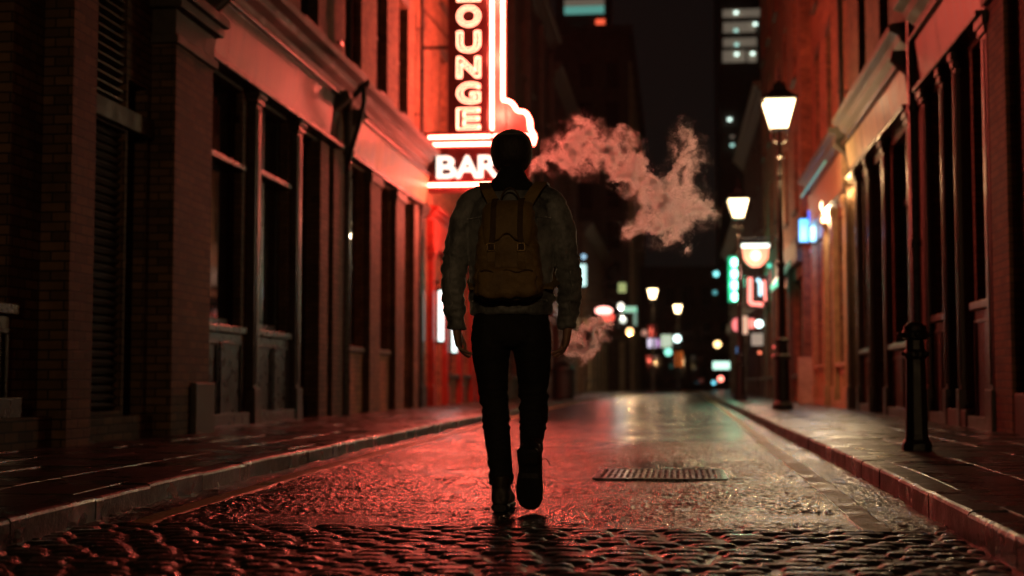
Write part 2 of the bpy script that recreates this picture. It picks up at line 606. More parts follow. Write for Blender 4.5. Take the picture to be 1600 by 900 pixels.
# ------------------------------------------------------------------ facades
class Fac:
    def __init__(s, side, X0, root):
        s.s, s.X, s.root = side, X0, root

    def P(s, u, d, z):
        return (s.X + s.s * d, u, z)

    def box(s, mb, u0, u1, d0, d1, z0, z1):
        mb.box(s.P(u0, d0, z0), s.P(u1, d1, z1))
        return mb

    def prof(s, mb, pts, u0, u1):
        mb.prism([s.P(0, d, z) for d, z in pts], 1, u0, u1)
        return mb

    def part(s, name, mat, boxes, bevel=.006, parent=None):
        mb = MB()
        for q in boxes: s.box(mb, *q)
        return mb.build(name, mat, parent or s.root, bevel=bevel)


def wall(f, mat, u0, u1, z0, z1, holes, th=.3, deep=6, name='wall'):
    us = sorted(set([u0, u1] + [h[0] for h in holes] + [h[1] for h in holes]))
    zs = sorted(set([z0, z1] + [h[2] for h in holes] + [h[3] for h in holes]))
    us = [u for u in us if u0 <= u <= u1]; zs = [z for z in zs if z0 <= z <= z1]
    mb = MB()
    for a, b_ in zip(us, us[1:]):
        run = None
        for c, d in zip(zs, zs[1:]):
            cu, cz = (a + b_) / 2, (c + d) / 2
            if any(h[0] < cu < h[1] and h[2] < cz < h[3] for h in holes):
                if run: f.box(mb, a, b_, -th, 0, run[0], run[1])
                run = None
            else:
                run = (run[0], d) if run else (c, d)
        if run: f.box(mb, a, b_, -th, 0, run[0], run[1])
    f.box(mb, u0 + .01, u1 - .01, -deep, -th - .002, z0, z1)
    return mb.build(name, mat, f.root)


def win(f, u0, u1, z0, z1, mat='wood_dark', rec=.15, fr=.06, mull=(), trans=(), sill='stone', sd=.10, glass='glass', name='window', lintel=None):
    mb = MB()
    d0, d1 = -rec - .05, -rec
    f.box(mb, u0, u1, d0, d1, z0, z0 + fr)
    f.box(mb, u0, u1, d0, d1, z1 - fr, z1)
    f.box(mb, u0, u0 + fr, d0, d1, z0 + fr, z1 - fr)
    f.box(mb, u1 - fr, u1, d0, d1, z0 + fr, z1 - fr)
    for m_ in mull: f.box(mb, m_ - fr * .45, m_ + fr * .45, d0, d1 + .012, z0 + fr, z1 - fr)
    for t_ in trans: f.box(mb, u0 + fr, u1 - fr, d0, d1 + .016, t_ - fr * .5, t_ + fr * .5)
    w = mb.build(name, mat, f.root, bevel=.006)
    f.part('pane', glass, [(u0 + fr * .6, u1 - fr * .6, d0 + .012, d0 + .03, z0 + fr * .6, z1 - fr * .6)], 0, w)
    if sill:
        f.part('sill', sill, [(u0 - .08, u1 + .08, -rec + .002, sd, z0 - .09, z0 - .002)], .012, w)
    if lintel:
        f.part('lintel', lintel, [(u0 - .1, u1 + .1, .002, .02, z1 + .004, z1 + .24)], .006, w)
    return w


CORN = [(0, 0), (.06, 0), (.08, .06), (.14, .09), (.16, .17), (.26, .24), (.30, .33), (.42, .38), (.44, .46), (.40, .50), (0, .55)]


def cornice(f, mat, u0, u1, z, sc=1.0, name='cornice'):
    mb = MB()
    f.prof(mb, [(d * sc, z + h * sc) for d, h in CORN], u0, u1)
    return mb.build(name, mat, f.root, bevel=.008)


def console(f, mat, u, z0, h=.75, w=.18):
    """carved scroll bracket at the end of a fascia"""
    mb = MB()
    pts = [(0, z0), (.10, z0), (.13, z0 + .06 * h), (.10, z0 + .16 * h), (.09, z0 + .4 * h), (.14, z0 + .62 * h), (.28, z0 + .78 * h), (.36, z0 + .88 * h), (.34, z0 + h), (0, z0 + h)]
    f.prof(mb, pts, u - w / 2, u + w / 2)
    for k in (-1, 1):
        mb.sweep([f.P(u + k * w * .3, d + .006, z) for d, z in pts[1:8]], .012, n=6)
    return mb.build('bracket', mat, f.root, bevel=.012)


def column(f, mat, u, w, z0, z1, d=.1, name='column'):
    """slim timber shopfront column with base and capital"""
    mb = MB()
    f.box(mb, u - w / 2, u + w / 2, -.1, d, z0 + .45, z1 - .2)
    f.box(mb, u - w * .65, u + w * .65, -.1, d + .035, z0, z0 + .448)
    f.box(mb, u - w * .65, u + w * .65, -.1, d + .03, z1 - .198, z1 - .12)
    f.box(mb, u - w * .8, u + w * .8, -.1, d + .055, z1 - .118, z1)
    f.box(mb, u - w * .2, u + w * .2, d + .002, d + .016, z0 + .5, z1 - .25)
    return mb.build(name, mat, f.root, bevel=.008)


def riser(f, mat, u0, u1, z0, z1, n=2, d=-.08):
    mb = MB()
    f.box(mb, u0, u1, d - .1, d, z0, z1)
    w = (u1 - u0) / n
    for i in range(n):
        a, b_ = u0 + i * w + .05, u0 + (i + 1) * w - .05
        for q in ((a, b_, z0 + .1, z0 + .13), (a, b_, z1 - .13, z1 - .1), (a, a + .03, z0 + .132, z1 - .132), (b_ - .03, b_, z0 + .132, z1 - .132)):
            f.box(mb, q[0], q[1], d + .002, d + .025, q[2], q[3])
    f.box(mb, u0 - .03, u1 + .03, d + .03, d + .10, z0, z0 + .16)
    return mb.build('riser_panel', mat, f.root, bevel=.006)


def pipe(f, u, z0, z1, d=.1, r=.05):
    mb = MB()
    mb.sweep([f.P(u, d, z0), f.P(u, d, z1)], r, n=12)
    z = z0 + .5
    while z < z1:
        mb.sweep([f.P(u, d, z), f.P(u, d, z + .09)], r * 1.25, n=12)
        f.box(mb, u - r * 1.7, u + r * 1.7, .002, .03, z + .02, z + .07)
        z += 1.8
    return mb.build('drainpipe', 'pipe', f.root, smooth=False)


# ---- left: dark brick building with the shutter
GZ = HL - .02
root = thing('brick_building', 'near left building of dark brick with piers and a slatted shutter', 'building', (-5, 6, 0))
f = Fac(1, -5.0, root)
hol = [(7.2, 10.2, 1.2, 3.9), (3.2, 6.4, 1.2, 3.9), (11.25, 12.45, .35, 2.9), (11.25, 12.45, 3.12, 4.3), (12.5, 12.98, GZ, 3.4)]
up = [(5 + 2.3 * i, 6.1 + 2.3 * i, 5.9, 8.1) for i in range(4)]
wall(f, 'brick_dark', -6, 14.2, GZ, 12, hol + up)
for h in hol[:2]:
    win(f, *h, mull=((h[0] + h[1]) / 2,), trans=(3.1,), rec=.2, fr=.09, sd=.06, sill='wood_dark')
    riser(f, 'wood_dark', h[0], h[1], GZ + .25, 1.1, 3, d=.02)
for h in up:
    win(f, *h, trans=(7.0,), mull=(((h[0] + h[1]) / 2),))
mb = MB()
for i in range(33):
    z = .36 + i * .077
    f.prof(mb, [(-.10, z), (-.06, z + .008), (-.035, z + .035), (-.06, z + .06), (-.10, z + .068)], 11.25, 12.45)
mb.build('shutter', 'shutter', root)
mb = MB()
for i in range(14):
    z = 3.13 + i * .083
    f.prof(mb, [(-.12, z), (-.02, z + .045), (-.02, z + .06), (-.13, z + .02)], 11.26, 12.44)
mb.build('vent_louvre', 'shutter', root)
f.part('lintel', 'stone', [(11.2, 13.0, .003, .06, 2.92, 3.1)], .01)
f.part('door', 'wood_dark', [(12.5, 12.98, -.28, -.22, GZ, 3.4), (12.56, 12.92, -.215, -.2, .4, 1.2), (12.56, 12.92, -.215, -.2, 1.4, 2.9)])
f.part('pier', 'brick_dark', [(10.72, 11.2, .004, .25, GZ, 8)], .008)
f.part('pier', 'brick_dark', [(13.05, 13.58, .004, .25, GZ, 3.86), (13.60, 14.2, .004, .235, GZ, 3.86)], .008)
f.part('pier_capital', 'stone', [(13.0, 14.24, .006, .28, 3.86, 3.95), (13.03, 14.2, .006, .25, 3.95, 4.2), (12.95, 14.27, .006, .33, 4.2, 4.3), (12.9, 14.3, .006, .38, 4.3, 4.4)], .012)
f.part('pier_plinth', 'stone', [(13.62, 14.22, .237, .30, GZ, .6)], .015)
f.part('plinth', 'brick_dark', [(3, 10.715, .004, .14, GZ, .34), (11.205, 13.045, .004, .08, GZ, .3)], .015)
f.part('pier', 'brick_dark', [(6.5, 7.0, .004, .25, GZ, 8)], .008)
f.part('cornice', 'stone', [(3, 10.715, .004, .16, 4.3, 4.5), (11.205, 12.88, .004, .2, 4.34, 4.56)], .02)


# ---- left: two shopfronts
def upper(f, u0, u1, z0, z1, cents, brickmat, w=1.0, floors=((5.85, 8.1), (9.3, 11.3)), extra=()):
    hs = []
    for fl in floors:
        for c in cents: hs.append((c - w / 2, c + w / 2, fl[0], fl[1]))
    wall(f, brickmat, u0, u1, z0, z1, hs + list(extra))
    for h in hs:
        win(f, *h, trans=((h[2] + h[3]) / 2,), mull=((h[0] + h[1]) / 2,), lintel='stone', fr=.05)


root = thing('shop_building', 'left brick building with tall grey timber shopfront beside the dark pier', 'building', (-5.3, 18, 0))
f = Fac(1, -5.3, root)
holes = [(15.1, 16.95, 1.28, 4.2), (17.45, 19.05, 1.28, 4.2), (19.5, 20.5, GZ, 4.2)]
upper(f, 14.2, 22.2, GZ, 13, [15.9, 17.9, 20.1], 'brick_brown', 1.05, extra=holes)
win(f, 15.1, 16.95, 1.28, 4.3, 'wood_grey', rec=.12, fr=.09, mull=(15.95,), trans=(3.25,), sill='wood_grey', sd=.06)
win(f, 17.45, 19.05, 1.28, 4.3, 'wood_grey', rec=.12, fr=.09, mull=(18.2,), trans=(3.3,), sill='wood_grey', sd=.06)
f.part('transom_ledge', 'wood_grey', [(15.1, 16.95, -.105, .05, 3.2, 3.27)], .01)
f.part('transom_ledge', 'wood_grey', [(17.45, 19.05, -.105, .05, 3.26, 3.33)], .01)
riser(f, 'wood_grey', 15.1, 16.95, GZ, 1.18, 2, d=.02)
riser(f, 'wood_grey', 17.45, 19.05, GZ, 1.18, 2, d=.02)
for u, w in ((15.0, .14), (17.3, .22), (19.28, .24)):
    column(f, 'wood_brown', u, w, GZ, 4.3)
f.part('door', 'wood_dark', [(19.5, 20.5, -.26, -.2, GZ, 3.2), (19.6, 20.4, -.195, -.18, .4, 1.3)])
f.part('pier', 'brick_brown', [(20.5, 21.0, .004, .09, GZ, 4.2), (21.2, 21.85, .004, .12, GZ, 4.2)], .008)
mb = MB(); f.prof(mb, [(.003, 4.33), (.10, 4.33), (.17, 4.98), (.003, 4.98)], 15.5, 21.0)
mb.build('fascia', 'fascia_worn', root, bevel=.006)
f.part('fascia_moulding', 'wood_brown', [(14.5, 21.6, .004, .20, 4.24, 4.31), (15.4, 21.4, .18, .24, 4.985, 5.04)], .012)
cornice(f, 'stone', 14.3, 22.1, 5.05, .95)
console(f, 'stone', 15.35, 4.3, .78, .26); console(f, 'stone', 21.3, 4.3, .78, .26)
pipe(f, 22.02, GZ, 12.8, .14, .06)
mb = MB(); mb.sweep([f.P(21.5, .5, 5.2), f.P(21.7, .47, 5.0), f.P(21.8, .35, 4.6), f.P(21.9, .2, 4.2), f.P(22.02, .14, 3.9)], .04, n=10)
mb.build('overflow_pipe', 'pipe', root, smooth=True)

root = thing('shop_building', 'left brick building with brick pillars and glowing fascia under the neon sign', 'building', (-5.3, 26, 0))
f = Fac(1, -5.3, root)
holes = [(22.5, 23.8, 1.2, 4.2), (24.75, 26.05, 1.2, 4.2), (27.0, 27.95, GZ, 4.2)]
upper(f, 22.2, 29.95, GZ, 13, [23.1, 25.3, 27.35], 'brick_red', .95, extra=holes)
for h in holes[:2]:
    win(f, *h, mat='wood_brown', rec=.16, fr=.08, mull=((h[0] + h[1]) / 2,), trans=(3.3,), sd=.05)
f.part('door', 'wood_dark', [(27.0, 27.95, -.26, -.2, GZ, 4.2), (27.15, 27.8, -.195, -.18, .4, 1.3)])
f.part('pier', 'brick_brown', [(23.85, 24.7, .004, .12, GZ, 4.2)], .008)
f.part('pier', 'brick_brown', [(26.1, 26.95, .004, .12, GZ, 4.2)], .008)
f.part('pier', 'brick_brown', [(27.98, 28.5, .004, .12, GZ, 4.2)], .008)
f.part('pier_capital', 'stone', [(23.8, 24.75, .006, .16, 4.06, 4.22)], .01)
f.part('pier_capital', 'stone', [(26.05, 27.0, .006, .16, 4.06, 4.22)], .01)
column(f, 'wood_dark', 29.1, .5, GZ, 4.25)
mb = MB(); f.prof(mb, [(.003, 4.33), (.10, 4.33), (.17, 4.92), (.003, 4.92)], 22.5, 29.3)
mb.build('fascia', 'fascia_cream', root, bevel=.006)
f.part('fascia_moulding', 'wood_brown', [(22.3, 29.6, .004, .18, 4.24, 4.31), (22.4, 29.5, .18, .22, 4.925, 4.98)], .012)
cornice(f, 'stone', 22.3, 29.9, 5.0, .98)
console(f, 'stone', 22.45, 4.3, .72, .2); console(f, 'stone', 29.45, 4.3, .72, .26)
pipe(f, 28.75, 5.6, 12.8, .12, .04)

# ---- left: bar with red entrance, then the receding terrace
root = thing('bar_building', 'red fronted bar building right behind the neon sign', 'building', (-5.3, 34, 0))
f = Fac(1, -5.3, root)
holes = [(30.75, 31.9, GZ, 2.9), (32.6, 34.2, .8, 3.2), (34.7, 36.2, .8, 3.2), (36.7, 37.7, GZ, 2.8)]
upper(f, 30.0, 44.9, GZ, 20, [32.2, 34.6, 37, 39.4, 41.8], 'brick_red', 1.0, floors=((5.85, 8.1), (9.3, 11.3), (12.6, 14.6)), extra=holes + [(38.6, 40.4, .9, 3.2), (41.2, 43.4, .9, 3.2)])
MT['warm_win'] = glow('lit_shop_window', (1, .42, .16), .35, False)
f.part('door', 'wood_red', [(30.75, 31.9, -.16, -.1, GZ, 2.9), (30.9, 31.75, -.095, -.08, .35, 1.2), (30.9, 31.75, -.095, -.08, 1.4, 2.6)])
for h in holes[1:3]:
    win(f, *h, mat='wood_brown', rec=.1, fr=.09, mull=((h[0] + h[1]) / 2,), trans=(2.6,), sill='wood_brown')
f.part('door', 'wood_red', [(36.7, 37.7, -.16, -.1, GZ, 2.8)])
win(f, 38.6, 40.4, .9, 3.2, glass='warm_win', mull=(39.5,))
win(f, 41.2, 43.4, .9, 3.2, mull=(42.3,))
for u in (30.35, 32.25, 34.45, 36.45, 37.95):
    column(f, 'wood_red', u, .3, GZ, 3.5, d=.12)
f.part('fascia', 'wood_red', [(30.05, 38.3, .003, .16, 3.5, 4.1)])
cornice(f, 'wood_red', 30.05, 38.3, 4.1, .6)


def bands(f, mat, us, z0, z1, w=.4, d=.12):
    for u in us: f.part('pilaster', mat, [(u - w / 2, u + w / 2, .004, d, z0, z1)], .01)


def terrace(name, label, cat, side, X0, u0, u1, h, mat, n, floors, beige=False, shop=True):
    root = thing(name, label, cat, (X0, (u0 + u1) / 2, 0))
    f = Fac(side, X0, root)
    L = (u1 - u0) / n
    cents = [u0 + L * (i + .5) for i in range(n)]
    hs = []
    for fl in range(floors):
        z0 = 4.9 + fl * 3.3
        if z0 + 2.2 < h:
            hs += [(c - .5, c + .5, z0, z0 + 2.1) for c in cents]
    sh = [(c - L * .36, c + L * .36, .8, 3.2) for c in cents] if shop else []
    wall(f, mat, u0, u1, 0, h, hs + sh)
    for q in hs: win(f, *q, trans=((q[2] + q[3]) / 2,), sill='stone', fr=.06)
    for q in sh: win(f, *q, mull=((q[0] + q[1]) / 2,), sill='stone', fr=.1)
    cornice(f, 'stone', u0, u1, h - .6, 1.2)
    f.part('fascia', 'stone_beige' if beige else 'stone', [(u0, u1, .004, .15, 3.5, 4.1)])
    bands(f, 'stone_beige' if beige else 'stone', [u0 + L * i for i in range(1, n)], 0, 3.5)
    return f


fD = terrace('terrace_building', 'tall dark terrace on the left beyond the neon sign', 'building', 1, -5.3, 45, 61, 15.5, 'brick_brown', 5, 4)
bands(fD, 'stone', [45.4, 50.6, 55.8, 60.6], 4.2, 14.8, w=.6, d=.2)
fD2 = terrace('terrace_building', 'lower far left terrace with a red glow above the litter bin', 'building', 1, -5.3, 61, 78, 14.5, 'brick_brown', 5, 3)
fD3 = terrace('terrace_building', 'far left shop terrace with pale stone pilasters', 'building', 1, -5.0, 78.2, 104, 9.5, 'brick_brown', 6, 1, beige=True)
# the tall block whose end wall faces the camera
root = thing('office_block', 'tall unlit dark block rising at the far left of the street', 'building', (-6, 110, 0))
mb = MB(); mb.box((-12, 105, 0), (-3.3, 150, 26.5)).box((-12.3, 104.7, 26.5), (-3.0, 150, 27.2))
mb.build('wall', 'brick_far', root)
mb = MB()
for zz in range(7):
    for k in range(4): MB().box((-11 + k * 2.0, 104.9, 4.5 + zz * 3), (-10 + k * 2.0, 104.97, 6.5 + zz * 3)).build('window', 'glass', root)
    for k in range(6): MB().box((-3.31, 107 + k * 6.6, 4.5 + zz * 3), (-3.24, 109 + k * 6.6, 6.5 + zz * 3)).build('window', 'glass', root)
for k in range(9): MB().box((-3.28, 105 + k * 5, 0), (-3.05, 105.7 + k * 5, 24.5)).build('pilaster', 'stone_beige', root)
for k in range(4): MB().box((-4.1 - k * 1.25, 104.6, 0), (-3.7 - k * 1.25, 104.9, 3.6)).build('pilaster', 'stone_beige', root)


# ---- right side
root = thing('brick_building', 'near right building of red brick with a plain pier at the frame edge', 'building', (3.3, 10, 0))
f = Fac(-1, 3.3, root)
wall(f, 'brick_red', -6, 14.85, GZ, 12, [(9.0, 11.5, 1.2, 3.9)])
win(f, 9.0, 11.5, 1.2, 3.9, mull=(10.2,), fr=.09)
for q in (14.1, 12.6): f.part('pier', 'brick_red', [(q, q + .74, .004, .1, GZ, 4.45)], .008)
for q in (14.0, 12.5): f.part('pier_capital', 'stone', [(q, q + .85, .006, .16, 4.45, 4.75)], .012)
f.part('plinth', 'stone', [(8, 14.09, .004, .09, GZ, .5)], .012)

root = thing('shop_building', 'right building with dark timber shopfront and fascia tinted for red neon light', 'building', (3.3, 17, 0))
f = Fac(-1, 3.3, root)
holes = [(15.25, 16.1, 1.48, 4.3), (16.2, 17.4, GZ, 4.3), (17.5, 18.5, 1.45, 4.3)]
upper(f, 14.86, 19.35, GZ, 13, [16.2, 18.3], 'brick_red', 1.0, extra=holes)
win(f, 15.25, 16.1, 1.48, 4.4, rec=.16, fr=.08, trans=(3.4,), sill='wood_brown', sd=.07)
win(f, 17.5, 18.5, 1.45, 4.4, rec=.16, fr=.08, mull=(18.0,), trans=(3.4,), sill='wood_brown', sd=.07)
riser(f, 'wood_brown', 15.2, 16.1, GZ, 1.38, 1, d=.02)
riser(f, 'wood_brown', 17.5, 18.5, GZ, 1.35, 2, d=.02)
f.part('door', 'wood_dark', [(16.2, 17.4, -.28, -.22, GZ, 3.4), (16.35, 17.25, -.215, -.2, .4, 1.3)])
f.part('step', 'stone', [(16.25, 17.4, -.2, .12, GZ, .3)], .015)
for u, w in ((15.02, .26), (16.6, .12), (17.42, .14), (18.7, .2)):
    column(f, 'wood_brown', u, w, GZ, 4.4)
mb = MB(); f.prof(mb, [(.003, 4.46), (.10, 4.46), (.17, 5.05), (.003, 5.05)], 14.9, 18.75)
mb.build('fascia', 'fascia_redlit', root, bevel=.006)
f.part('fascia_moulding', 'wood_brown', [(14.9, 18.85, .004, .20, 4.38, 4.44), (14.9, 18.85, .18, .24, 5.055, 5.11)], .012)
cornice(f, 'stone', 14.87, 18.9, 5.12, 1)
pipe(f, 19.15, GZ, 12.8, .14, .07)

root = thing('shop_building', 'right building with weathered cream fascia between the two drainpipes', 'building', (3.3, 24, 0))
f = Fac(-1, 3.3, root)
holes = [(20.1, 22.0, 1.18, 4.2), (22.9, 24.0, GZ, 4.2), (24.2, 25.4, 1.18, 4.2), (25.8, 26.9, GZ, 4.2)]
upper(f, 19.36, 27.2, GZ, 13, [22.6, 25.2], 'brick_brown', .95, extra=holes)  # darker brick picked so this wall looks less lit by the neon
win(f, 20.1, 22.0, 1.18, 4.3, rec=.16, fr=.08, mull=(21.0,), trans=(3.3,), sill='wood_grey')
win(f, 24.2, 25.4, 1.18, 4.3, rec=.16, fr=.08, mull=(24.8,), trans=(3.3,), sill='wood_grey')
riser(f, 'wood_brown', 20.1, 22.0, GZ, 1.08, 2, d=.02)
riser(f, 'wood_brown', 24.2, 25.4, GZ, 1.08, 2, d=.02)
f.part('door', 'wood_dark', [(22.9, 24.0, -.28, -.22, GZ, 3.4)]); f.part('door', 'wood_dark', [(25.8, 26.9, -.28, -.22, GZ, 3.4)])
for u, w in ((19.9, .22), (22.3, .2), (24.1, .12), (25.6, .2), (27.05, .2)):
    column(f, 'wood_brown', u, w, GZ, 4.35)
mb = MB(); f.prof(mb, [(.003, 4.42), (.10, 4.42), (.17, 4.95), (.003, 4.95)], 19.75, 26.4)
mb.build('fascia', 'fascia_cream', root, bevel=.006)
f.part('fascia_moulding', 'wood_brown', [(19.7, 26.5, .004, .20, 4.33, 4.40), (19.7, 26.5, .18, .24, 4.955, 5.01)], .012)
cornice(f, 'stone', 19.5, 26.6, 5.02, .9)
console(f, 'stone', 19.62, 4.3, .8, .2); console(f, 'stone', 26.6, 4.3, .8, .26)
pipe(f, 27.4, 5.6, 12.8, .12, .05)

root = thing('shop_building', 'warmly lit tan shopfront building on the right beside the lamp post', 'building', (3.3, 31, 0))
f = Fac(-1, 3.3, root)
holes = [(27.7, 29.2, 1.0, 3.9), (29.8, 31.0, GZ, 3.9), (31.6, 33.6, 1.0, 3.9)]
upper(f, 27.21, 34.5, GZ, 13, [28.3, 30.6, 33.0], 'brick_red', .9, extra=holes)
win(f, 27.7, 29.2, 1.0, 4.0, 'wood_tan', rec=.1, fr=.08, mull=(28.45,), trans=(3.2,), sill='wood_tan')
win(f, 31.6, 33.6, 1.0, 4.0, 'wood_tan', rec=.1, fr=.08, mull=(32.6,), trans=(3.2,), sill='wood_tan')
riser(f, 'wood_tan', 27.7, 29.2, GZ, .9, 2, d=.02); riser(f, 'wood_tan', 31.6, 33.6, GZ, .9, 2, d=.02)
f.part('door', 'wood_brown', [(29.8, 31.0, -.28, -.22, GZ, 3.9)])
for u in (27.45, 29.5, 31.3, 33.9):
    column(f, 'wood_tan', u, .34, GZ, 4.15)
f.part('fascia', 'wood_tan', [(27.3, 34.3, .003, .14, 4.25, 5.0)])
cornice(f, 'stone', 27.3, 34.4, 5.02, .85)
MT['tube_teal'] = glow('teal_edge_tube', (.1, .6, .45), .35, False)
f.part('edge_light', 'tube_teal', [(28.5, 34.0, .30, .33, 4.96, 5.0)], 0)

fR4 = terrace('terrace_building', 'dark brick building on the right just beyond the lit shopfront', 'building', -1, 3.05, 34.52, 50, 17, 'brick_red', 5, 3)
fR5 = terrace('terrace_building', 'low dark building on the right behind the hanging signs', 'building', -1, 3.3, 50.1, 68, 11.2, 'brick_brown', 5, 2)
fR6 = terrace('terrace_building', 'farthest right terrace behind the green neon sign', 'building', -1, 3.3, 68.1, 88, 8.5, 'brick_far', 6, 1)

# ---- closing the street, and the two towers
root = thing('corner_building', 'low dark building closing the far end of the street', 'building', (2, 128, 0))
mb = MB(); mb.box((-3.2, 128, 0), (5.4, 140, 11)).box((5.5, 120, 0), (14, 140, 9)); mb.build('wall', 'brick_far', root)
mb = MB()
for zz in (4.2, 7.4):
    for k in range(5): MB().box((-2.5 + k * 1.6, 127.9, zz), (-1.6 + k * 1.6, 127.97, zz + 1.8)).build('window', 'glass', root)
for k in range(4): MB().box((-2.6 + k * 2, 127.9, .5), (-1.2 + k * 2, 127.97, 3)).build('window', 'glass', root)
mb = MB()
for k in range(5): mb.box((-3 + k * 2, 127.7, 0), (-2.8 + k * 2, 127.9, 3.4))
mb.box((-3.2, 127.6, 3.4), (5.4, 127.9, 4.0)); mb.build('shopfront', 'stone', root)
MT['win_cyan'] = glow('cool_lit_window', (.55, 1, .88), .9, False)
MT['win_teal'] = glow('teal_lit_window', (.10, .32, .27), .9, False)
MT['win_dim'] = glow('dim_lit_window', (.34, .27, .20), .35, False)
MT['win_red'] = glow('red_lit_window', (1, .12, .05), 1.2, False)
MT['win_green'] = glow('white_lit_window', (.75, 1, .88), 2.2, False)


def face(mb, px0, py0, px1, py1, Y, dep=.3):
    a, b_ = at(px0, py0, Y), at(px1, py1, Y)
    mb.box((a.x, Y - dep, min(a.z, b_.z)), (b_.x, Y, max(a.z, b_.z)))
    return mb


root = thing('tower', 'glass office tower far left with teal lit window bands', 'tower', (-22, 260, 0))
a, b_ = at(870, 600, 260), at(946, -300, 260)
MB().box((a.x, 260, 0), (b_.x, 285, b_.z)).build('wall', 'brick_far', root)
mb = MB(); face(mb, 882, -30, 945, -18, 260).build('window', 'win_teal', root)
mb = MB(); face(mb, 882, 11, 944, 21, 260).build('window', 'win_teal', root)
mb = MB(); face(mb, 882, 0, 944, 8, 260).build('window', 'win_dim', root)
mb = MB(); face(mb, 897, 44, 906, 51, 260).build('window', 'win_cyan', root)
mb = MB(); face(mb, 928, 42, 944, 50, 260).build('window', 'win_teal', root)
mb = MB(); face(mb, 931, 31, 945, 38, 260).build('window', 'win_red', root)
root = thing('tower', 'office tower on the right with rows of white lit windows', 'tower', (12, 230, 0))
a, b_ = at(1128, 600, 230), at(1200, -200, 230)
MB().box((a.x, 230, 0), (b_.x, 255, b_.z)).build('wall', 'brick_far', root)
for (q, mt) in [((1129, 16, 1188, 26), 'win_dim'), ((1130, 36, 1180, 50), 'win_dim'), ((1130, 61, 1182, 72), 'win_dim'), ((1129, 80, 1165, 97), 'win_dim'), ((1168, 80, 1182, 97), 'win_dim')]:
    face(MB(), *q, 230).build('window', mt, root)
for (x, y_, mt) in [(1150, 20, 'win_green'), (1180, 38, 'win_green'), (1150, 48, 'win_cyan'), (1151, 70, 'win_cyan'), (1151, 85, 'win_green'), (1176, 84, 'win_green'), (1140, 187, 'win_green'), (1144, 214, 'win_dim'), (1144, 227, 'win_cyan')]:
    face(MB(), x - 3, y_ - 2, x + 3, y_ + 2, 229.5).build('window', mt, root)


# ------------------------------------------------------------------ neon sign
def text_mesh(s, w, h, extr=.02, bev=0, off=0, fill=True):
    cu = bpy.data.curves.new('t', 'FONT')
    cu.body = s; cu.size = 1; cu.extrude = extr; cu.bevel_depth = bev; cu.offset = off
    cu.bevel_resolution = 2; cu.resolution_u = 6
    cu.fill_mode = 'BOTH' if fill else 'NONE'
    o = bpy.data.objects.new('t', cu); COL.objects.link(o)
    dg = bpy.context.evaluated_depsgraph_get()
    me = bpy.data.meshes.new_from_object(o.evaluated_get(dg))
    bpy.data.objects.remove(o)
    xs = [v.co.x for v in me.vertices]; ys = [v.co.y for v in me.vertices]
    sx, sy = w / (max(xs) - min(xs)), h / (max(ys) - min(ys))
    for v in me.vertices:
        v.co = Vector(((v.co.x - min(xs)) * sx - w / 2, -v.co.z, (v.co.y - min(ys)) * sy))
    return me


SY = 29.5
sign = thing('neon_sign', 'large red neon sign reading LOUNGE down a blade above BAR', 'neon sign', (-4.2, SY, 5.8))
TOP = 9.55


def sbox(px0, z0, px1, z1, d0=-.14, d1=.14):
    return (px0, SY + d0, z0), (px1, SY + d1, z1)


MB().box(*sbox(-4.74, 5.84, -3.86, TOP)).build('letter_panel', 'sign_panel', sign, bevel=.02)
MB().box(*sbox(-3.858, 5.84, -3.5, TOP, -.10, .10)).build('edge_panel', 'sign_face', sign, bevel=.02)
# stepped wing
wing = [(-3.5, 6.5), (-3.42, 6.5), (-3.33, 6.42), (-3.28, 6.28), (-3.14, 6.28), (-3.02, 6.18), (-2.98, 6.0), (-2.98, 5.84), (-3.5, 5.84)]
MB().prism([(x, 0, z) for x, z in wing], 1, SY - .09, SY + .09).build('wing_panel', 'sign_face', sign, bevel=.015)
MB().box(*sbox(-5.18, 5.54, -2.96, 5.838, -.16, .16)).build('band_panel', 'sign_face', sign, bevel=.015)
MB().box(*sbox(-5.18, 4.62, -2.98, 5.538, -.2, .2)).build('name_panel', 'sign_dark', sign, bevel=.02)
for sd in (-1, 1):
    def tube(pts, r=.026, nm='neon_tube', mt='neon_red', dd=.0):
        MB().sweep([(x, SY + sd * (.17 + dd), z) for x, z in pts], r, n=8).build(nm, mt, sign, smooth=True)
    tube([(-3.79, 5.9), (-3.79, TOP - .1)], .032)
    tube([(-3.56, 6.52), (-3.56, TOP - .1)], .032)
    crv = [(-3.56, 6.52), (-3.47, 6.51), (-3.38, 6.47), (-3.32, 6.40), (-3.27, 6.31), (-3.22, 6.28), (-3.12, 6.27), (-3.05, 6.22), (-3.01, 6.13), (-3.0, 6.0), (-2.99, 5.90), (-2.93, 5.84), (-2.92, 5.75), (-2.96, 5.62)]
    tube(crv, .032)
    tube([(-5.13, 5.76), (-3.82, 5.76)], .03, dd=.02)
    tube([(-3.76, 5.76), (-3.0, 5.76)], .03, dd=.02)
    tube([(-5.13, 5.60), (-3.0, 5.60)], .03, dd=.02)
    tube([(-5.13, 4.74), (-3.05, 4.74)], .033, dd=.06)
for i, ch in enumerate('EGNUOL'):
    me = text_mesh(ch, .50, .45, 0, .017, .014, False)
    me.materials.append(MT['neon_letter'])
    o = bpy.data.objects.new('letter', me); COL.objects.link(o); o.parent = sign
    o.location = Vector((-4.29, SY - .165, 5.92 + i * .548)) - wloc(sign)
    for p in me.polygons: p.use_smooth = True
    o2 = o.copy(); COL.objects.link(o2); o2.parent = sign
    o2.rotation_euler.z = PI; o2.location.y = .165
xx = [(-4.74, 'B', .42), (-4.30, 'A', .50), (-3.85, 'R', .44)]
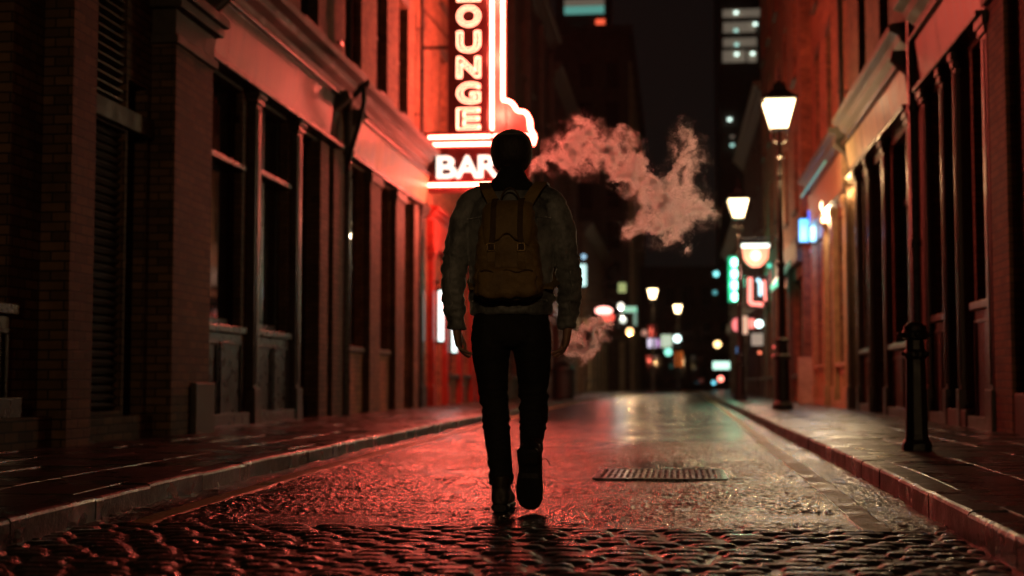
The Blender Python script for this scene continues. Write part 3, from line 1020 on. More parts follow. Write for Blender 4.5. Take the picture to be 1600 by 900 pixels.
for x, ch, w in xx:
    me = text_mesh(ch, w, .47, .02, .008, .008, True)
    me.materials.append(MT['neon_white'])
    for k in (-1, 1):
        o = bpy.data.objects.new('letter', me); COL.objects.link(o); o.parent = sign
        o.location = Vector((x if k < 0 else -8.16 - x, SY + k * .24, 4.88)) - wloc(sign)
        if k > 0: o.rotation_euler.z = PI
mb = MB()
for z in (7.72, 5.87, 4.9):
    mb.sweep([(-5.32, SY, z), (-4.7 if z > 5.5 else -5.15, SY, z)], .035, n=8)
mb.build('bracket', 'iron', sign)
mb = MB(); mb.sweep([(-5.32, SY, 8.6), (-4.74, SY, 7.9)], .015, n=6); mb.build('stay', 'iron', sign)
for x, z in ((-4.1, 4.1), (-3.6, 6.3), (-3.6, 7.5), (-3.6, 8.8)):
    for sd in (-1, 1):
        lamp('neon_light', (x, SY + sd * .55, z), 180, (1, .145, .09), .12, sign)

# the bar's own small lights
MT['tube_white'] = glow('white_tube_glass', (.8, 1, .95), 2.2)


def tube_light(u, z0, z1, label):
    t = thing('wall_light', label, 'wall light', (-5.1, u, z0), 'white tube lights by the red bar door')
    MB().sweep([(-5.06, u, z0), (-5.06, u, z1)], .06, n=10).build('glass_tube', 'tube_white', t, smooth=True)
    for za, zb in ((z0 - .06, z0 - .002), (z1 + .002, z1 + .06)): MB().box((-5.18, u - .07, za), (-5.0, u + .07, zb)).build('mount', 'iron', t)


tube_light(30.55, 1.5, 2.6, 'tall white tube light on the wall left of the red door')
tube_light(32.45, 1.3, 2.45, 'white tube light on the wall right of the red door')


def bulb(px, py, Y, rpx, col, s, label, name='globe_lamp', cat='lamp', group=None, power=0, hang='side', sample=False):
    c = at(px, py, Y)
    r = rpx * Y / 2222.0
    key = 'g_%.2f_%.2f_%.2f_%.2f' % (*col, s)
    if key not in MT: MT[key] = glow('lit_bulb_glass', col, s, sample)
    t = thing(name, label, cat, tuple(c), group)
    MB().ball(c, r, 12, 8).build('globe', key, t, smooth=True)
    mb = MB()
    if hang == 'side':
        s_ = -1 if c.x < -.5 else 1
        wx = -5.3 if s_ < 0 else 3.2
        mb.sweep([c + Vector((0, 0, r * 1.1)), c + Vector((s_ * r, 0, r * 1.6)), (wx, Y, c.z + r * 1.6)], .025, n=6)
    elif hang == 'post':
        mb.sweep([(c.x, c.y, .02), (c.x, c.y, c.z - r * .9)], .05, n=8)
    mb.lathe(c, [(r * .3, r * .9), (r * .35, r * 1.1), (r * .15, r * 1.3)], 8)
    mb.build('bracket', 'iron', t)
    if power: lamp('bulb_light', c + Vector((0, -.0, -r * 1.3)), power, col, .05, t)
    return t


bulb(700, 376, 35, 9, (1, .6, .25), 5, 'warm globe lamp glowing on the bar wall just under the neon sign', power=200)
bulb(1246, 291, 37, 5, (1, .72, .3), 6, 'small yellow wall lamp above the blue sign', power=25)
bulb(1325, 325, 28.5, 6, (1, .75, .45), 5, 'white wall lamp on the tan shopfront near its drainpipe', power=160)
bulb(1292, 322, 31, 11, (1, .78, .45), 5, 'brightest white globe lamp on the fascia of the tan shopfront', power=200)

# ------------------------------------------------------------------ street lamps
def street_lamp(x, y, label, power, z=HR, glowmat='lantern', group='lantern street lamps', sc=1.0):
    t = thing('street_lamp', label, 'street lamp', (x, y, z), group)
    b0 = Vector((x, y, z))
    MB().lathe(b0, [(.19, 0), (.19, .10), (.16, .13), (.14, .17), (.13, .9), (.16, .93), (.16, .98), (.11, 1.02), (.10, 1.2), (.13, 1.23), (.13, 1.27), (.08, 1.32)], 14).build('base', 'iron', t, smooth=False)
    MB().lathe(b0, [(.07, 1.31), (.06, 2.6), (.085, 2.62), (.085, 2.68), (.055, 2.7), (.042, 4.6), (.07, 4.62), (.07, 4.68), (.035, 4.72), (.03, 5.12)], 12).build('post', 'iron', t)
    mb = MB()
    for k in range(4):
        a = PI / 4 + k * PI / 2
        dx, dy = math.cos(a), math.sin(a)
        mb.sweep([b0 + Vector((dx * .03, dy * .03, 4.85)), b0 + Vector((dx * .16, dy * .16, 4.92)), b0 + Vector((dx * .19, dy * .19, 5.03)), b0 + Vector((dx * .15, dy * .15, 5.13))], .014, n=6)
        mb.ball(b0 + Vector((dx * .17, dy * .17, 5.06)), .028, 8, 6)
    mb.build('frog_bracket', 'iron', t)
    w0, w1, h0, h1 = .15, .29, 5.14, 5.66
    q = 2 ** .5
    mb = MB()
    mb.lathe(b0, [(w0 * q * .96, h0 + .01), (w1 * q * .96, h1 - .01)], 4, PI / 4)
    ln = MB()
    for k in range(4):
        a = PI / 4 + k * PI / 2
        dx, dy = math.cos(a) * q, math.sin(a) * q
        ln.sweep([b0 + Vector((dx * w0, dy * w0, h0)), b0 + Vector((dx * w1, dy * w1, h1))], .013, n=6)
    ln.lathe(b0, [(w0 * q * .6, h0 - .03), (w0 * q * 1.04, h0 - .02), (w0 * q * 1.04, h0 + .005), (w0 * q * .9, h0 + .008)], 4, PI / 4)
    ln.lathe(b0, [(w1 * q * .95, h1 + .0), (w1 * q * 1.08, h1 + .005), (w1 * q * 1.08, h1 + .04), (w1 * q * .8, h1 + .10), (w1 * q * .42, h1 + .21), (w1 * q * .42, h1 + .26), (.12, h1 + .33), (.05, h1 + .36)], 4, PI / 4)
    fr = ln.build('lantern', 'iron', t)
    mb.build('lantern_glass', glowmat, fr)
    MB().lathe(b0, [(.05, h1 + .36), (.02, h1 + .40), (.04, h1 + .45), (.015, h1 + .5), (.03, h1 + .55), (.004, h1 + .68)], 8).build('finial', 'iron', fr)
    for k, (dx, dy) in enumerate(((-.33, 0), (0, -.33), (.33, 0), (0, .33))):
        pass
    lamp('lamp_light', b0 + Vector((0, 0, h0 - .9)), power, (1, .60, .28), .08, t)
    return t


WARM = 240
street_lamp(1.93, 26.3, 'nearest lantern street lamp on the right kerb before the tan shopfront', 460)
street_lamp(1.80, 40.5, 'second lantern street lamp on the right, above the hanging pub sign', WARM)
street_lamp(-1.22, 79, 'distant lantern street lamp, left one of the far pair', 160, z=HL)
street_lamp(.17, 94, 'farthest lantern street lamp, right one of the far pair', 160, z=.02)
LB = street_lamp(1.9, -15, 'lantern street lamp standing behind the camera on the right kerb', 2500)

# ------------------------------------------------------------------ bollard
t = thing('bollard', 'black cast iron bollard on the right pavement', 'bollard', (1.73, 10.6, HR))
c = Vector((1.73, 10.6, HR))
MB().lathe(c, [(.11, 0), (.11, .05), (.09, .08), (.082, .12), (.072, .66), (.085, .68), (.085, .71), (.07, .73), (.066, .80)], 8, PI / 8).build('shaft', 'iron', t, bevel=.006)
MB().lathe(c, [(.066, .80), (.095, .815), (.10, .85), (.085, .868), (.08, .90), (.05, .925), (.015, .935)], 16).build('cap', 'iron', t)
for k in range(8):
    a = k * PI / 4
    MB().ball(c + Vector((math.cos(a) * .082, math.sin(a) * .082, .70)), .018, 8, 6).build('knob', 'iron', t, smooth=True)
for k in range(4):
    a = k * PI / 2
    MB().ball(c + Vector((math.cos(a) * .105, math.sin(a) * .105, .84)), .022, 8, 6).build('knob', 'iron', t, smooth=True)

# litter bin behind the person's right hand
t = thing('litter_bin', 'dark domed litter bin on the left pavement behind the hand', 'litter bin', (-3.55, 44, HL))
c = Vector((-3.42, 43.5, HL))
MB().lathe(c, [(.30, 0), (.34, .05), (.34, .78), (.37, .8), (.37, .84)], 16).build('body', 'iron', t)
MB().lathe(c, [(.36, .842), (.37, .9), (.33, 1.0), (.22, 1.1), (.06, 1.15)], 16).build('lid', 'iron', t, smooth=True)

# leaning sandwich board by the lit shop
t = thing('sandwich_board', 'narrow pale A board standing at the corner of the tan shopfront', 'sign board', (2.95, 34.0, HR))
for sg in (-1, 1):
    MB().prism([(0, 34.0 + sg * .02, 1.2), (0, 34.0 + sg * .05, 1.2), (0, 34.0 + sg * .33, HR), (0, 34.0 + sg * .28, HR)], 0, 2.86, 3.2).build('board', 'stone_beige', t, bevel=.01)


# ------------------------------------------------------------------ far signs
def lit_box(px0, py0, px1, py1, Y, col, s, label, name='illuminated_sign', cat='sign', group=None, dep=.12, round_=False, arm=True):
    a, b_ = at(px0, py1, Y), at(px1, py0, Y)
    key = 'g_%.2f_%.2f_%.2f_%.2f' % (*col, s)
    if key not in MT: MT[key] = glow('lit_sign_face', col, s, False)
    c = (a + b_) / 2
    t = thing(name, label, cat, tuple(c), group)
    if round_:
        rx, rz = (b_.x - a.x) / 2, (b_.z - a.z) / 2
        prof = [(c.x + rx * math.cos(k * PI / 10), 0, c.z + rz * math.sin(k * PI / 10)) for k in range(20)]
        MB().prism(prof, 1, Y - dep / 2, Y + dep / 2).build('face', key, t)
        prof = [(c.x + (rx + .04) * math.cos(k * PI / 10), 0, c.z + (rz + .04) * math.sin(k * PI / 10)) for k in range(20)]
        MB().prism(prof, 1, Y + dep / 2 + .002, Y + dep / 2 + .04).build('case', 'iron', t)
    else:
        MB().box((a.x, Y - dep / 2, a.z), (b_.x, Y + dep / 2, b_.z)).build('face', key, t, bevel=.02)
        MB().box((a.x - .03, Y + dep / 2 + .002, a.z - .03), (b_.x + .03, Y + dep / 2 + .05, b_.z + .03)).build('case', 'iron', t)
    if arm:
        wx = -5.3 if c.x < -.8 else 3.3
        MB().sweep([(c.x, Y + dep, b_.z + .05), (wx, Y + dep, b_.z + .05)], .025, n=6).build('bracket', 'iron', t)
    return t


# green vertical neon
t = thing('neon_sign', 'vertical green neon sign hanging left of the pub sign', 'neon sign', tuple(at(1147, 436, 48)))
a, b_ = at(1138, 472, 48), at(1157, 400, 48)
MT['green_panel'] = glow('green_lit_panel', (.0, .30, .16), 1.0, False)
MT['green_neon'] = glow('green_white_neon', (.35, 1, .72), 6, False)
MB().box((a.x, 48, a.z), (b_.x, 48.14, b_.z)).build('panel', 'green_panel', t, bevel=.03)
mb = MB()
cz = (a.x + b_.x) / 2
for k in range(4):
    zc = b_.z - .22 - k * (b_.z - a.z - .40) / 3
    mb.sweep([(cz + .085 * math.cos(q), 47.95, zc + .13 * math.sin(q)) for q in [i * PI / 6 for i in range(12)]], .03, n=6, closed=True)
    mb.sweep([(cz, 47.94, zc - .15), (cz, 47.94, zc + .15)], .03, n=6)
mb.build('neon_tube', 'green_neon', t, smooth=True)
MB().sweep([(cz, 48.07, b_.z + .02), (3.3, 48.07, b_.z + .02)], .03, n=6).build('bracket', 'iron', t)
# pub sign
Y = 42
a, b_ = at(1159, 418, Y), at(1202, 381, Y)
t = thing('pub_sign', 'broad hanging pub sign with white top strip and rosy rounded board', 'sign', tuple((a + b_) / 2))
zt = b_.z
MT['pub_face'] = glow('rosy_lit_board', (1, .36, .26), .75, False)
MT['pub_strip'] = glow('white_strip_light', (.75, 1, .9), 2.2, False)
MB().box((a.x, Y - .1, zt - .10), (b_.x, Y + .1, zt)).build('strip_light', 'pub_strip', t, bevel=.02)
w = b_.x - a.x
prof = [(a.x + .02, 0, zt - .105), (b_.x - .02, 0, zt - .105), (b_.x - .05, 0, zt - .42), (b_.x - .16, 0, zt - .58), (a.x + w * .62, 0, zt - .68), (a.x + w * .38, 0, zt - .68), (a.x + .16, 0, zt - .58), (a.x + .05, 0, zt - .42)]
MB().prism(prof, 1, Y - .06, Y + .06).build('board', 'pub_face', t)
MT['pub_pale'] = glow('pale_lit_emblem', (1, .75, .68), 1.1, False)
MB().prism([((a.x + b_.x) / 2 + .15 * math.cos(k * PI / 8), 0, zt - .34 + .16 * math.sin(k * PI / 8)) for k in range(16)], 1, Y - .075, Y - .062).build('emblem', 'pub_pale', t)
MB().sweep([(a.x, Y, zt + .18), (3.1, Y, zt + .18)], .03, n=6).sweep([(a.x + .1, Y, zt), (a.x + .1, Y, zt + .18)], .015, n=6).sweep([(b_.x - .1, Y, zt), (b_.x - .1, Y, zt + .18)], .015, n=6).sweep([(a.x + .3, Y, zt + .2), (3.1, Y, zt + .75)], .02, n=6).build('bracket', 'iron', t)
# red and blue neon
Y = 46
t = thing('neon_sign', 'red neon sign shaped like an L with a pale blue stroke', 'neon sign', tuple(at(1180, 455, Y)))
MT['far_red'] = glow('far_red_neon', (1, .25, .2), 2.6, False)
MT['far_blue'] = glow('far_blue_neon', (.45, .85, 1), 2.2, False)
p = lambda x, y_: at(x, y_, Y)
MB().sweep([p(1172, 434), p(1172, 474)], .07, n=8).sweep([p(1172, 474), p(1192, 476)], .06, n=8).sweep([p(1194, 438), p(1196, 470)], .035, n=6).build('neon_tube', 'far_red', t)
MB().sweep([p(1183, 436), p(1188, 442), p(1188, 462)], .055, n=8).build('neon_stroke', 'far_blue', t)
a, b_ = at(1164, 482, Y), at(1199, 430, Y)
MB().box((a.x, Y + .1, a.z), (b_.x, Y + .2, b_.z)).build('panel', 'iron', t)
MB().sweep([(b_.x, Y + .15, b_.z - .1), (3.1, Y + .15, b_.z - .1)], .03, n=6).build('bracket', 'iron', t)

lit_box(1203, 423, 1216, 443, 44, (1, .22, .2), 1.3, 'small red box sign beside the lamp post')
lit_box(1144, 497, 1158, 518, 60, (1, .22, .22), 1.4, 'round red lit sign low under the green neon', round_=True)
lit_box(1161, 494, 1168, 522, 58, (1, .6, .4), .9, 'narrow cream lit sign between two red ones')
lit_box(1170, 498, 1179, 513, 57, (1, .25, .2), 1.6, 'small square red lit sign next to the white globe')
lit_box(1174, 521, 1192, 540, 50, (.6, .5, .42), .45, 'pale grey sign panel under the white globe')
bulb(1186, 506, 50, 6, (.75, 1, .95), 4, 'white globe lamp right of the small red signs')
bulb(1121, 538, 75, 5.5, (1, .62, .25), 4.5, 'orange globe lamp on the far right facades')
lit_box(1114, 565, 1141, 577, 100, (.6, 1, .82), 1.6, 'low white green shop sign at the street end', arm=False)
bulb(1126, 592, 92, 4.5, (1, .25, .18), 4, 'red light near the ground at the street end', name='signal_light', cat='light', hang='post')
bulb(1115, 598, 92, 3.2, (.15, .6, .75), 2, 'teal light near the ground left of the red one', name='signal_light', cat='light', hang='post')
bulb(1119, 428, 90, 4.5, (.25, .85, .85), 1.8, 'upper teal lamp left of the green neon', cat='lamp')
bulb(1117, 457, 90, 3.5, (.1, .4, .42), 1.0, 'dim lower teal lamp left of the green neon', cat='lamp')
lit_box(1151, 542, 1159, 554, 62, (.12, .35, .75), 1.0, 'upper small blue lit sign on the far right')
lit_box(1151, 570, 1159, 580, 62, (.08, .28, .6), .9, 'lower small blue lit sign on the far right')
bulb(1187, 551, 48, 2.5, (1, .2, .1), 2.0, 'tiny red light below the pale grey sign', cat='light')
bulb(1209, 542, 40, 1.8, (1, .12, .1), 1.5, 'upper tiny red light behind the lamp post', cat='light')
bulb(1209, 556, 40, 1.8, (1, .12, .1), 1.5, 'lower tiny red light behind the lamp post', cat='light')
bulb(1202, 415, 43, 3.5, (.1, .7, .5), 1.5, 'green globe lamp at the corner of the pub sign', cat='lamp')
# blue sign
t = lit_box(1249, 342, 1266, 378, 34.0, (.12, .5, 1), 1.6, 'bright blue hanging sign at the corner of the tan shopfront')
mb = MB(); face(mb, 1262, 330, 1271, 345, 33.9, .1).build('upper_panel', glow('deep_blue_lit_panel', (.05, .15, 1), 1.2, False), t)
lit_box(1266, 353, 1275, 378, 33.6, (.4, .7, .85), .9, 'narrow pale blue sign beside the bright blue one')
bulb(1270, 392, 34, 4.5, (.6, .45, .6), .6, 'dim violet globe lamp under the blue sign')
# teal awning
t = thing('awning', 'teal glowing awning below the blue sign on the far right', 'awning', (2.7, 38, 3.2))
MT['awn'] = glow('glowing_teal_canvas', (.10, .45, .30), .35, False)  # the teal light on the canvas is put into its own emission
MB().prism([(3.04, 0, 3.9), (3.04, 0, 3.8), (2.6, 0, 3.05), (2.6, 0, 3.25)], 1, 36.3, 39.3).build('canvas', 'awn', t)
# left far
lit_box(930, 479, 957, 492, 62, (1, .5, .42), 3.0, 'glowing white and red oval sign on the far left', round_=True)
lit_box(940, 488, 960, 503, 62.4, (1, .12, .08), .8, 'dim red round sign behind the glowing oval', round_=True)
bulb(970, 478, 72, 5, (1, .9, .75), 2.2, 'upper white globe lamp right of the red oval sign', power=120)
bulb(973.5, 500, 72, 5, (.85, .9, .75), 1.6, 'lower white globe lamp right of the red oval sign')
bulb(984, 518, 76, 5.5, (1, .55, .22), 4, 'orange globe lamp on the pale stone shop terrace', power=160)
lit_box(974, 479, 995, 488, 84, (.35, .75, .55), .8, 'pale green sign strip on the far left terrace')
lit_box(990, 482, 995, 508, 84, (.2, .45, .38), .5, 'thin upright green sign on the far left terrace')
lit_box(903, 413, 916, 447, 58, (.6, 1, .95), 1.2, 'pale blue lit sign beside the right sleeve')
bulb(912, 401, 58, 4, (.35, .6, .8), 1.2, 'small blue lamp above the pale blue sign')
lit_box(1012, 529, 1024, 543, 90, (.75, .68, .9), 1.1, 'pale violet lit sign, left of three at the street end')
lit_box(1024, 530, 1032, 542, 91, (.5, .25, .55), .8, 'purple lit sign, middle of three at the street end')
lit_box(1033, 523, 1050, 543, 92, (.65, .8, .6), .7, 'pale green lit sign, right of three at the street end')
bulb(1058, 529, 90, 6, (.75, 1, .95), 3.5, 'bright white globe lamp at the street end')
bulb(1044, 550, 90, 6, (.3, .9, .7), 1.6, 'green globe lamp under the pale signs at the street end')
lit_box(1055, 549, 1067, 573, 118, (1, .2, .03), .35, 'orange lit doorway panel at the street end', arm=False)
lit_box(966, 442, 978, 457, 78, (.6, .75, .3), .45, 'dim yellow green glow box standing for light high on the far left terrace')  # glowing box added in place of greenish light on a column
bulb(1007, 520, 88, 5, (.8, .4, .3), .5, 'dim pinkish globe lamp left of the violet sign')

lamp('sign_shop_light', at(943, 492, 61), 60, (1, .12, .08), .2)
lamp('sign_shop_light', at(1147, 440, 47.3), 60, (.1, 1, .55), .2)
lamp('sign_shop_light', at(1180, 425, 41.2), 70, (1, .45, .35), .2)
lamp('sign_shop_light', at(1258, 365, 33.3), 25, (.15, .5, 1), .15)
lamp('sign_shop_light', at(1330, 300, 26.9), 60, (1, .55, .2), .15)  # warm point lamp at the far end of the cream shopfront, no sign here
# ------------------------------------------------------------------ person
PX, PY = -.775, 6.72
pb = Vector((PX, PY, 0))


def wp(x, y_, z):
    return (PX + x, PY + y_, z)


def pmat(name, lo, hi, rough, scale, bump, bscale, stretch=(1, 1, 1), sheen=0):
    m, nt, b = new_mat(name)
    tc = N(nt, 'ShaderNodeTexCoord'); mp = N(nt, 'ShaderNodeMapping'); mp.inputs['Scale'].default_value = stretch
    nt.links.new(tc.outputs['Object'], mp.inputs[0])
    n = N(nt, 'ShaderNodeTexNoise', Scale=scale, Detail=8, Roughness=.68)
    nt.links.new(mp.outputs[0], n.inputs['Vector'])
    r = ramp(nt, n.outputs[0], [(.36, (*lo, 1)), (.66, (*hi, 1))])
    nt.links.new(r.outputs[0], b.inputs['Base Color'])
    b.inputs['Roughness'].default_value = rough
    b.inputs['Sheen Weight'].default_value = sheen; b.inputs['Sheen Roughness'].default_value = .3
    n2 = N(nt, 'ShaderNodeTexNoise', Scale=bscale, Detail=4)
    nt.links.new(mp.outputs[0], n2.inputs['Vector'])
    bp = N(nt, 'ShaderNodeBump', Strength=bump, Distance=.006)
    nt.links.new(n2.outputs[0], bp.inputs['Height'])
    nt.links.new(bp.outputs[0], b.inputs['Normal'])
    return m


MT['denim'] = pmat('worn_denim', (.06, .067, .068), (.35, .37, .36), .5, 8, .7, 60, (1, 1, .6), 1.0)
MT['jeans'] = pmat('black_denim', (.008, .008, .009), (.020, .019, .020), .85, 12, .3, 80)
MT['skin'] = pmat('skin', (.40, .22, .15), (.50, .29, .20), .5, 20, .1, 90)
MT['knit'] = pmat('dark_knit', (.016, .012, .012), (.04, .028, .026), .6, 30, .9, 130, (1, 1, .35), .6)
MT['scarf'] = pmat('black_collar_cloth', (.008, .008, .009), (.018, .017, .018), .9, 14, .5, 50, sheen=.2)
MT['canvas'] = pmat('brown_canvas', (.19, .12, .036), (.34, .225, .075), .6, 7, .6, 120, sheen=.1)
MT['webbing'] = pmat('brown_webbing', (.06, .034, .012), (.11, .062, .02), .7, 16, .6, 160)
MT['boot'] = pmat('dark_leather', (.018, .013, .010), (.045, .032, .022), .5, 14, .3, 60)
MT['sole'] = pmat('rubber_sole', (.012, .012, .012), (.022, .02, .018), .6, 14, .3, 60)
MT['brass'] = plain('dull_buckle_metal', (.22, .15, .07), .35, metal=.9, var=.2, bump=0)


def catmull(pts, rad, k=4):
    P = [Vector(p) for p in pts]
    Rr = [Vector((r if isinstance(r, (list, tuple)) else (r, r)) + (0,)) if not isinstance(r, (int, float)) else Vector((r, r, 0)) for r in rad]
    def cr(A, i, t):
        p0, p1, p2, p3 = A[max(i - 1, 0)], A[i], A[i + 1], A[min(i + 2, len(A) - 1)]
        return .5 * ((2 * p1) + (p2 - p0) * t + (2 * p0 - 5 * p1 + 4 * p2 - p3) * t * t + (3 * p1 - p0 - 3 * p2 + p3) * t ** 3)
    op, orr = [], []
    for i in range(len(P) - 1):
        for j in range(k):
            op.append(cr(P, i, j / k)); q = cr(Rr, i, j / k); orr.append((max(q.x, .002), max(q.y, .002)))
    op.append(P[-1]); orr.append((Rr[-1].x, Rr[-1].y))
    return op, orr


def limb(mb, pts, rad, n=20, k=4, ref=None):
    p, r = catmull([wp(*q) for q in pts], rad, k)
    mb.sweep(p, r, n, ref)


def ellipsoid(mb, c, sc, seg=20, rings=14):
    mb.ball(wp(*c), 1, seg, rings, sc)


# arm paths (shoulder, elbow, wrist)
ARM = {-1: [(-.185, 0, 1.455), (-.238, -.01, 1.34), (-.274, -.015, 1.13), (-.278, .005, 1.0), (-.268, .035, .86)],
       1: [(.185, 0, 1.455), (.238, .0, 1.34), (.272, .0, 1.13), (.276, .015, 1.0), (.266, .04, .86)]}
LEG = {-1: [(-.095, 0, .90), (-.10, .0, .76), (-.085, .02, .50), (-.066, 0, .30), (-.045, -.015, .10)],
       1: [(.095, 0, .90), (.105, .03, .76), (.10, .075, .52), (.104, -.04, .36), (.108, -.155, .255)]}


def hand(mb, s):
    """relaxed hand: palm, four curled fingers of unequal length, thumb from the side"""
    wx, wy, wz = ARM[s][-1]
    limb(mb, [(wx, wy, wz + .03), (wx - s * .002, wy + .004, wz - .015), (wx - s * .006, wy + .008, wz - .05), (wx - s * .010, wy + .010, wz - .085)],
         [(.024, .029), (.021, .034), (.019, .041), (.015, .040)], 14, 3)
    for i, (fy, L) in enumerate(((.032, .060), (.011, .068), (-.010, .063), (-.030, .050))):
        bx, by, bz = wx - s * .009, wy + .010 + fy, wz - .075
        cu = [0, .007, .024, .044]; cf = (.9 + .25 * i)
        limb(mb, [(bx, by, bz + .015), (bx - s * cu[1], by + fy * .05, bz - L * .35), (bx - s * cu[2] * cf, by + .004, bz - L * .72), (bx - s * cu[3] * cf, by + .006, bz - L * .95)],
             [.0095, .0090, .0082, .0068], 8, 3)
    bx, by, bz = wx - s * .006, wy + .036, wz - .025
    limb(mb, [(bx, by, bz), (bx - s * .014, by + .022, bz - .028), (bx - s * .024, by + .028, bz - .056), (bx - s * .030, by + .024, bz - .076)],
         [.013, .0115, .0095, .0075], 8, 3)


# body
mb = MB()
limb(mb, [(0, 0, .84), (0, 0, .95), (0, .01, 1.10), (0, .0, 1.30), (0, 0, 1.44), (0, 0, 1.50)], [(.13, .08), (.15, .09), (.13, .085), (.15, .095), (.13, .075), (.07, .06)])
limb(mb, [(0, 0, 1.46), (0, .005, 1.55), (0, .012, 1.64)], [(.06, .06), (.054, .056), (.055, .06)])
ellipsoid(mb, (0, .015, 1.705), (.074, .094, .100))
ellipsoid(mb, (0, .05, 1.655), (.054, .06, .062))
limb(mb, [(0, .098, 1.715), (0, .118, 1.69), (0, .124, 1.675), (0, .105, 1.668)], [.010, .011, .014, .012], 10)
for s in (-1, 1):
    ellipsoid(mb, (s * .076, .005, 1.69), (.010, .018, .030), 12, 8)
    ellipsoid(mb, (s * .030, .092, 1.722), (.014, .010, .009), 10, 8)
ellipsoid(mb, (0, .106, 1.642), (.024, .008, .006), 10, 8)
ellipsoid(mb, (0, .104, 1.630), (.020, .009, .006), 10, 8)
for s in (-1, 1):
    limb(mb, ARM[s], [.05, .044, .038, .034, .026])
    hand(mb, s)
    limb(mb, LEG[s], [.075, .07, .05, .045, .035])
person = mb.build('person', 'skin', loc=(PX, PY, 0))
bake(person, .0045, 1)
tag(person, 'person walking away in beanie, denim jacket, black jeans and boots', 'person')


def fold(o, amp, fx, fz, zf=None, seed=0):
    """cloth folds: push vertices along their normals"""
    me = o.data
    ns = [v.normal.copy() for v in me.vertices]
    for v, n in zip(me.vertices, ns):
        c = v.co
        a = amp * (zf(c) if zf else 1)
        w = noise.noise(Vector((c.x * fx + seed, c.y * fx, c.z * fz)))
        w = (1 - abs(w) * 2.4)
        w2 = noise.noise(Vector((c.x * fx * 2.3, c.y * fx * 2.3 + seed, c.z * fz * 2.1)))
        v.co = c + n * (a * (w * .6 + w2 * .5))


# jacket
mb = MB()
limb(mb, [(0, 0, .925), (0, 0, .945), (0, 0, .985), (0, .0, 1.0), (0, .005, 1.10), (0, 0, 1.24), (0, -.005, 1.36), (0, -.005, 1.44), (0, 0, 1.50), (0, .0, 1.535)],
     [(.192, .125), (.198, .13), (.199, .13), (.205, .135), (.197, .132), (.206, .135), (.212, .135), (.195, .120), (.14, .092), (.085, .075)], 32, 3)
for s in (-1, 1):
    limb(mb, [(s * .02, 0, 1.50), (s * .10, 0, 1.492), (s * .178, 0, 1.470), (s * .216, 0, 1.425)], [.056, .058, .062, .064], 18, 4, ref=(0, 1, 0))
    a = ARM[s]
    limb(mb, [a[0], a[1], a[2], a[3], (a[4][0], a[4][1], a[4][2] + .045), (a[4][0], a[4][1], a[4][2] + .035), (a[4][0], a[4][1], a[4][2] + .0)],
         [.070, .063, .054, .051, .043, .046, .046])
jk = mb.build('jacket', 'denim', person)
bake(jk, .007, 3)
fold(jk, .010, 9, 15, lambda c: 1.0 if c.z < 1.42 else .4)
fold(jk, .009, 12, 30, lambda c: 1.0 if abs(c.x) > .21 and c.z < 1.25 else .25, 5)
# seams: yoke across the shoulder blades, two back panel seams, hem band, cuffs
def seam(pts, r=.0035, name='seam'):
    from mathutils.bvhtree import BVHTree
    bv = BVHTree.FromPolygons([v.co for v in jk.data.vertices], [p.vertices for p in jk.data.polygons])
    P = []
    for q in pts:
        h = bv.ray_cast(Vector((q[0], q[1], q[2])), Vector((0, 1, 0)))
        if h[0]: P.append(pb + h[0] + Vector((0, -.001, 0)))
    if len(P) > 2:
        MB().sweep(P, r, n=6).build(name, 'denim', jk, smooth=True)


seam([(-.20 + .02 * i, -.5, 1.385 - .012 * abs(i - 10) / 10) for i in range(21)])
for s in (-1, 1):
    seam([(s * (.135 + .0 * i), -.5, 1.37 - .03 * i) for i in range(14)])
    seam([(s * (.285 + .006 * math.sin(i)), -.5, 1.30 - .03 * i) for i in range(13)])
seam([(-.18 + .018 * i, -.5, .985) for i in range(21)])
# collar of the jacket
mb = MB()
limb(mb, [(0, .0, 1.495), (0, .002, 1.525), (0, .006, 1.55)], [(.112, .088), (.108, .086), (.104, .084)], 28, 3)
co = mb.build('jacket_collar', 'denim', person)
# dark scarf / high collar
mb = MB()
limb(mb, [(0, .004, 1.505), (0, .004, 1.535), (0, .006, 1.57), (0, .008, 1.605), (0, .010, 1.64)], [(.126, .098), (.118, .096), (.084, .082), (.062, .068), (.052, .058)], 28, 4)
sc_ = mb.build('scarf', 'scarf', person)
bake(sc_, .006, 2); fold(sc_, .005, 10, 40)
# beanie
mb = MB()
limb(mb, [(0, .005, 1.625), (0, .008, 1.645), (0, .010, 1.68), (0, .012, 1.72), (0, .012, 1.76), (0, .010, 1.79), (0, .006, 1.808), (0, .004, 1.815)],
     [(.070, .076), (.086, .092), (.097, .104), (.100, .110), (.094, .106), (.074, .084), (.040, .046), (.008, .01)], 36, 4)
bn = mb.build('beanie', 'knit', person)
# open the front for the face
bmx = bmesh.new(); bmx.from_mesh(bn.data)
dl = [fc for fc in bmx.faces if fc.calc_center_median().y > .055 and fc.calc_center_median().z < 1.735]
bmesh.ops.delete(bmx, geom=dl, context='FACES'); bmx.to_mesh(bn.data); bmx.free()
for p in bn.data.polygons: p.use_smooth = True
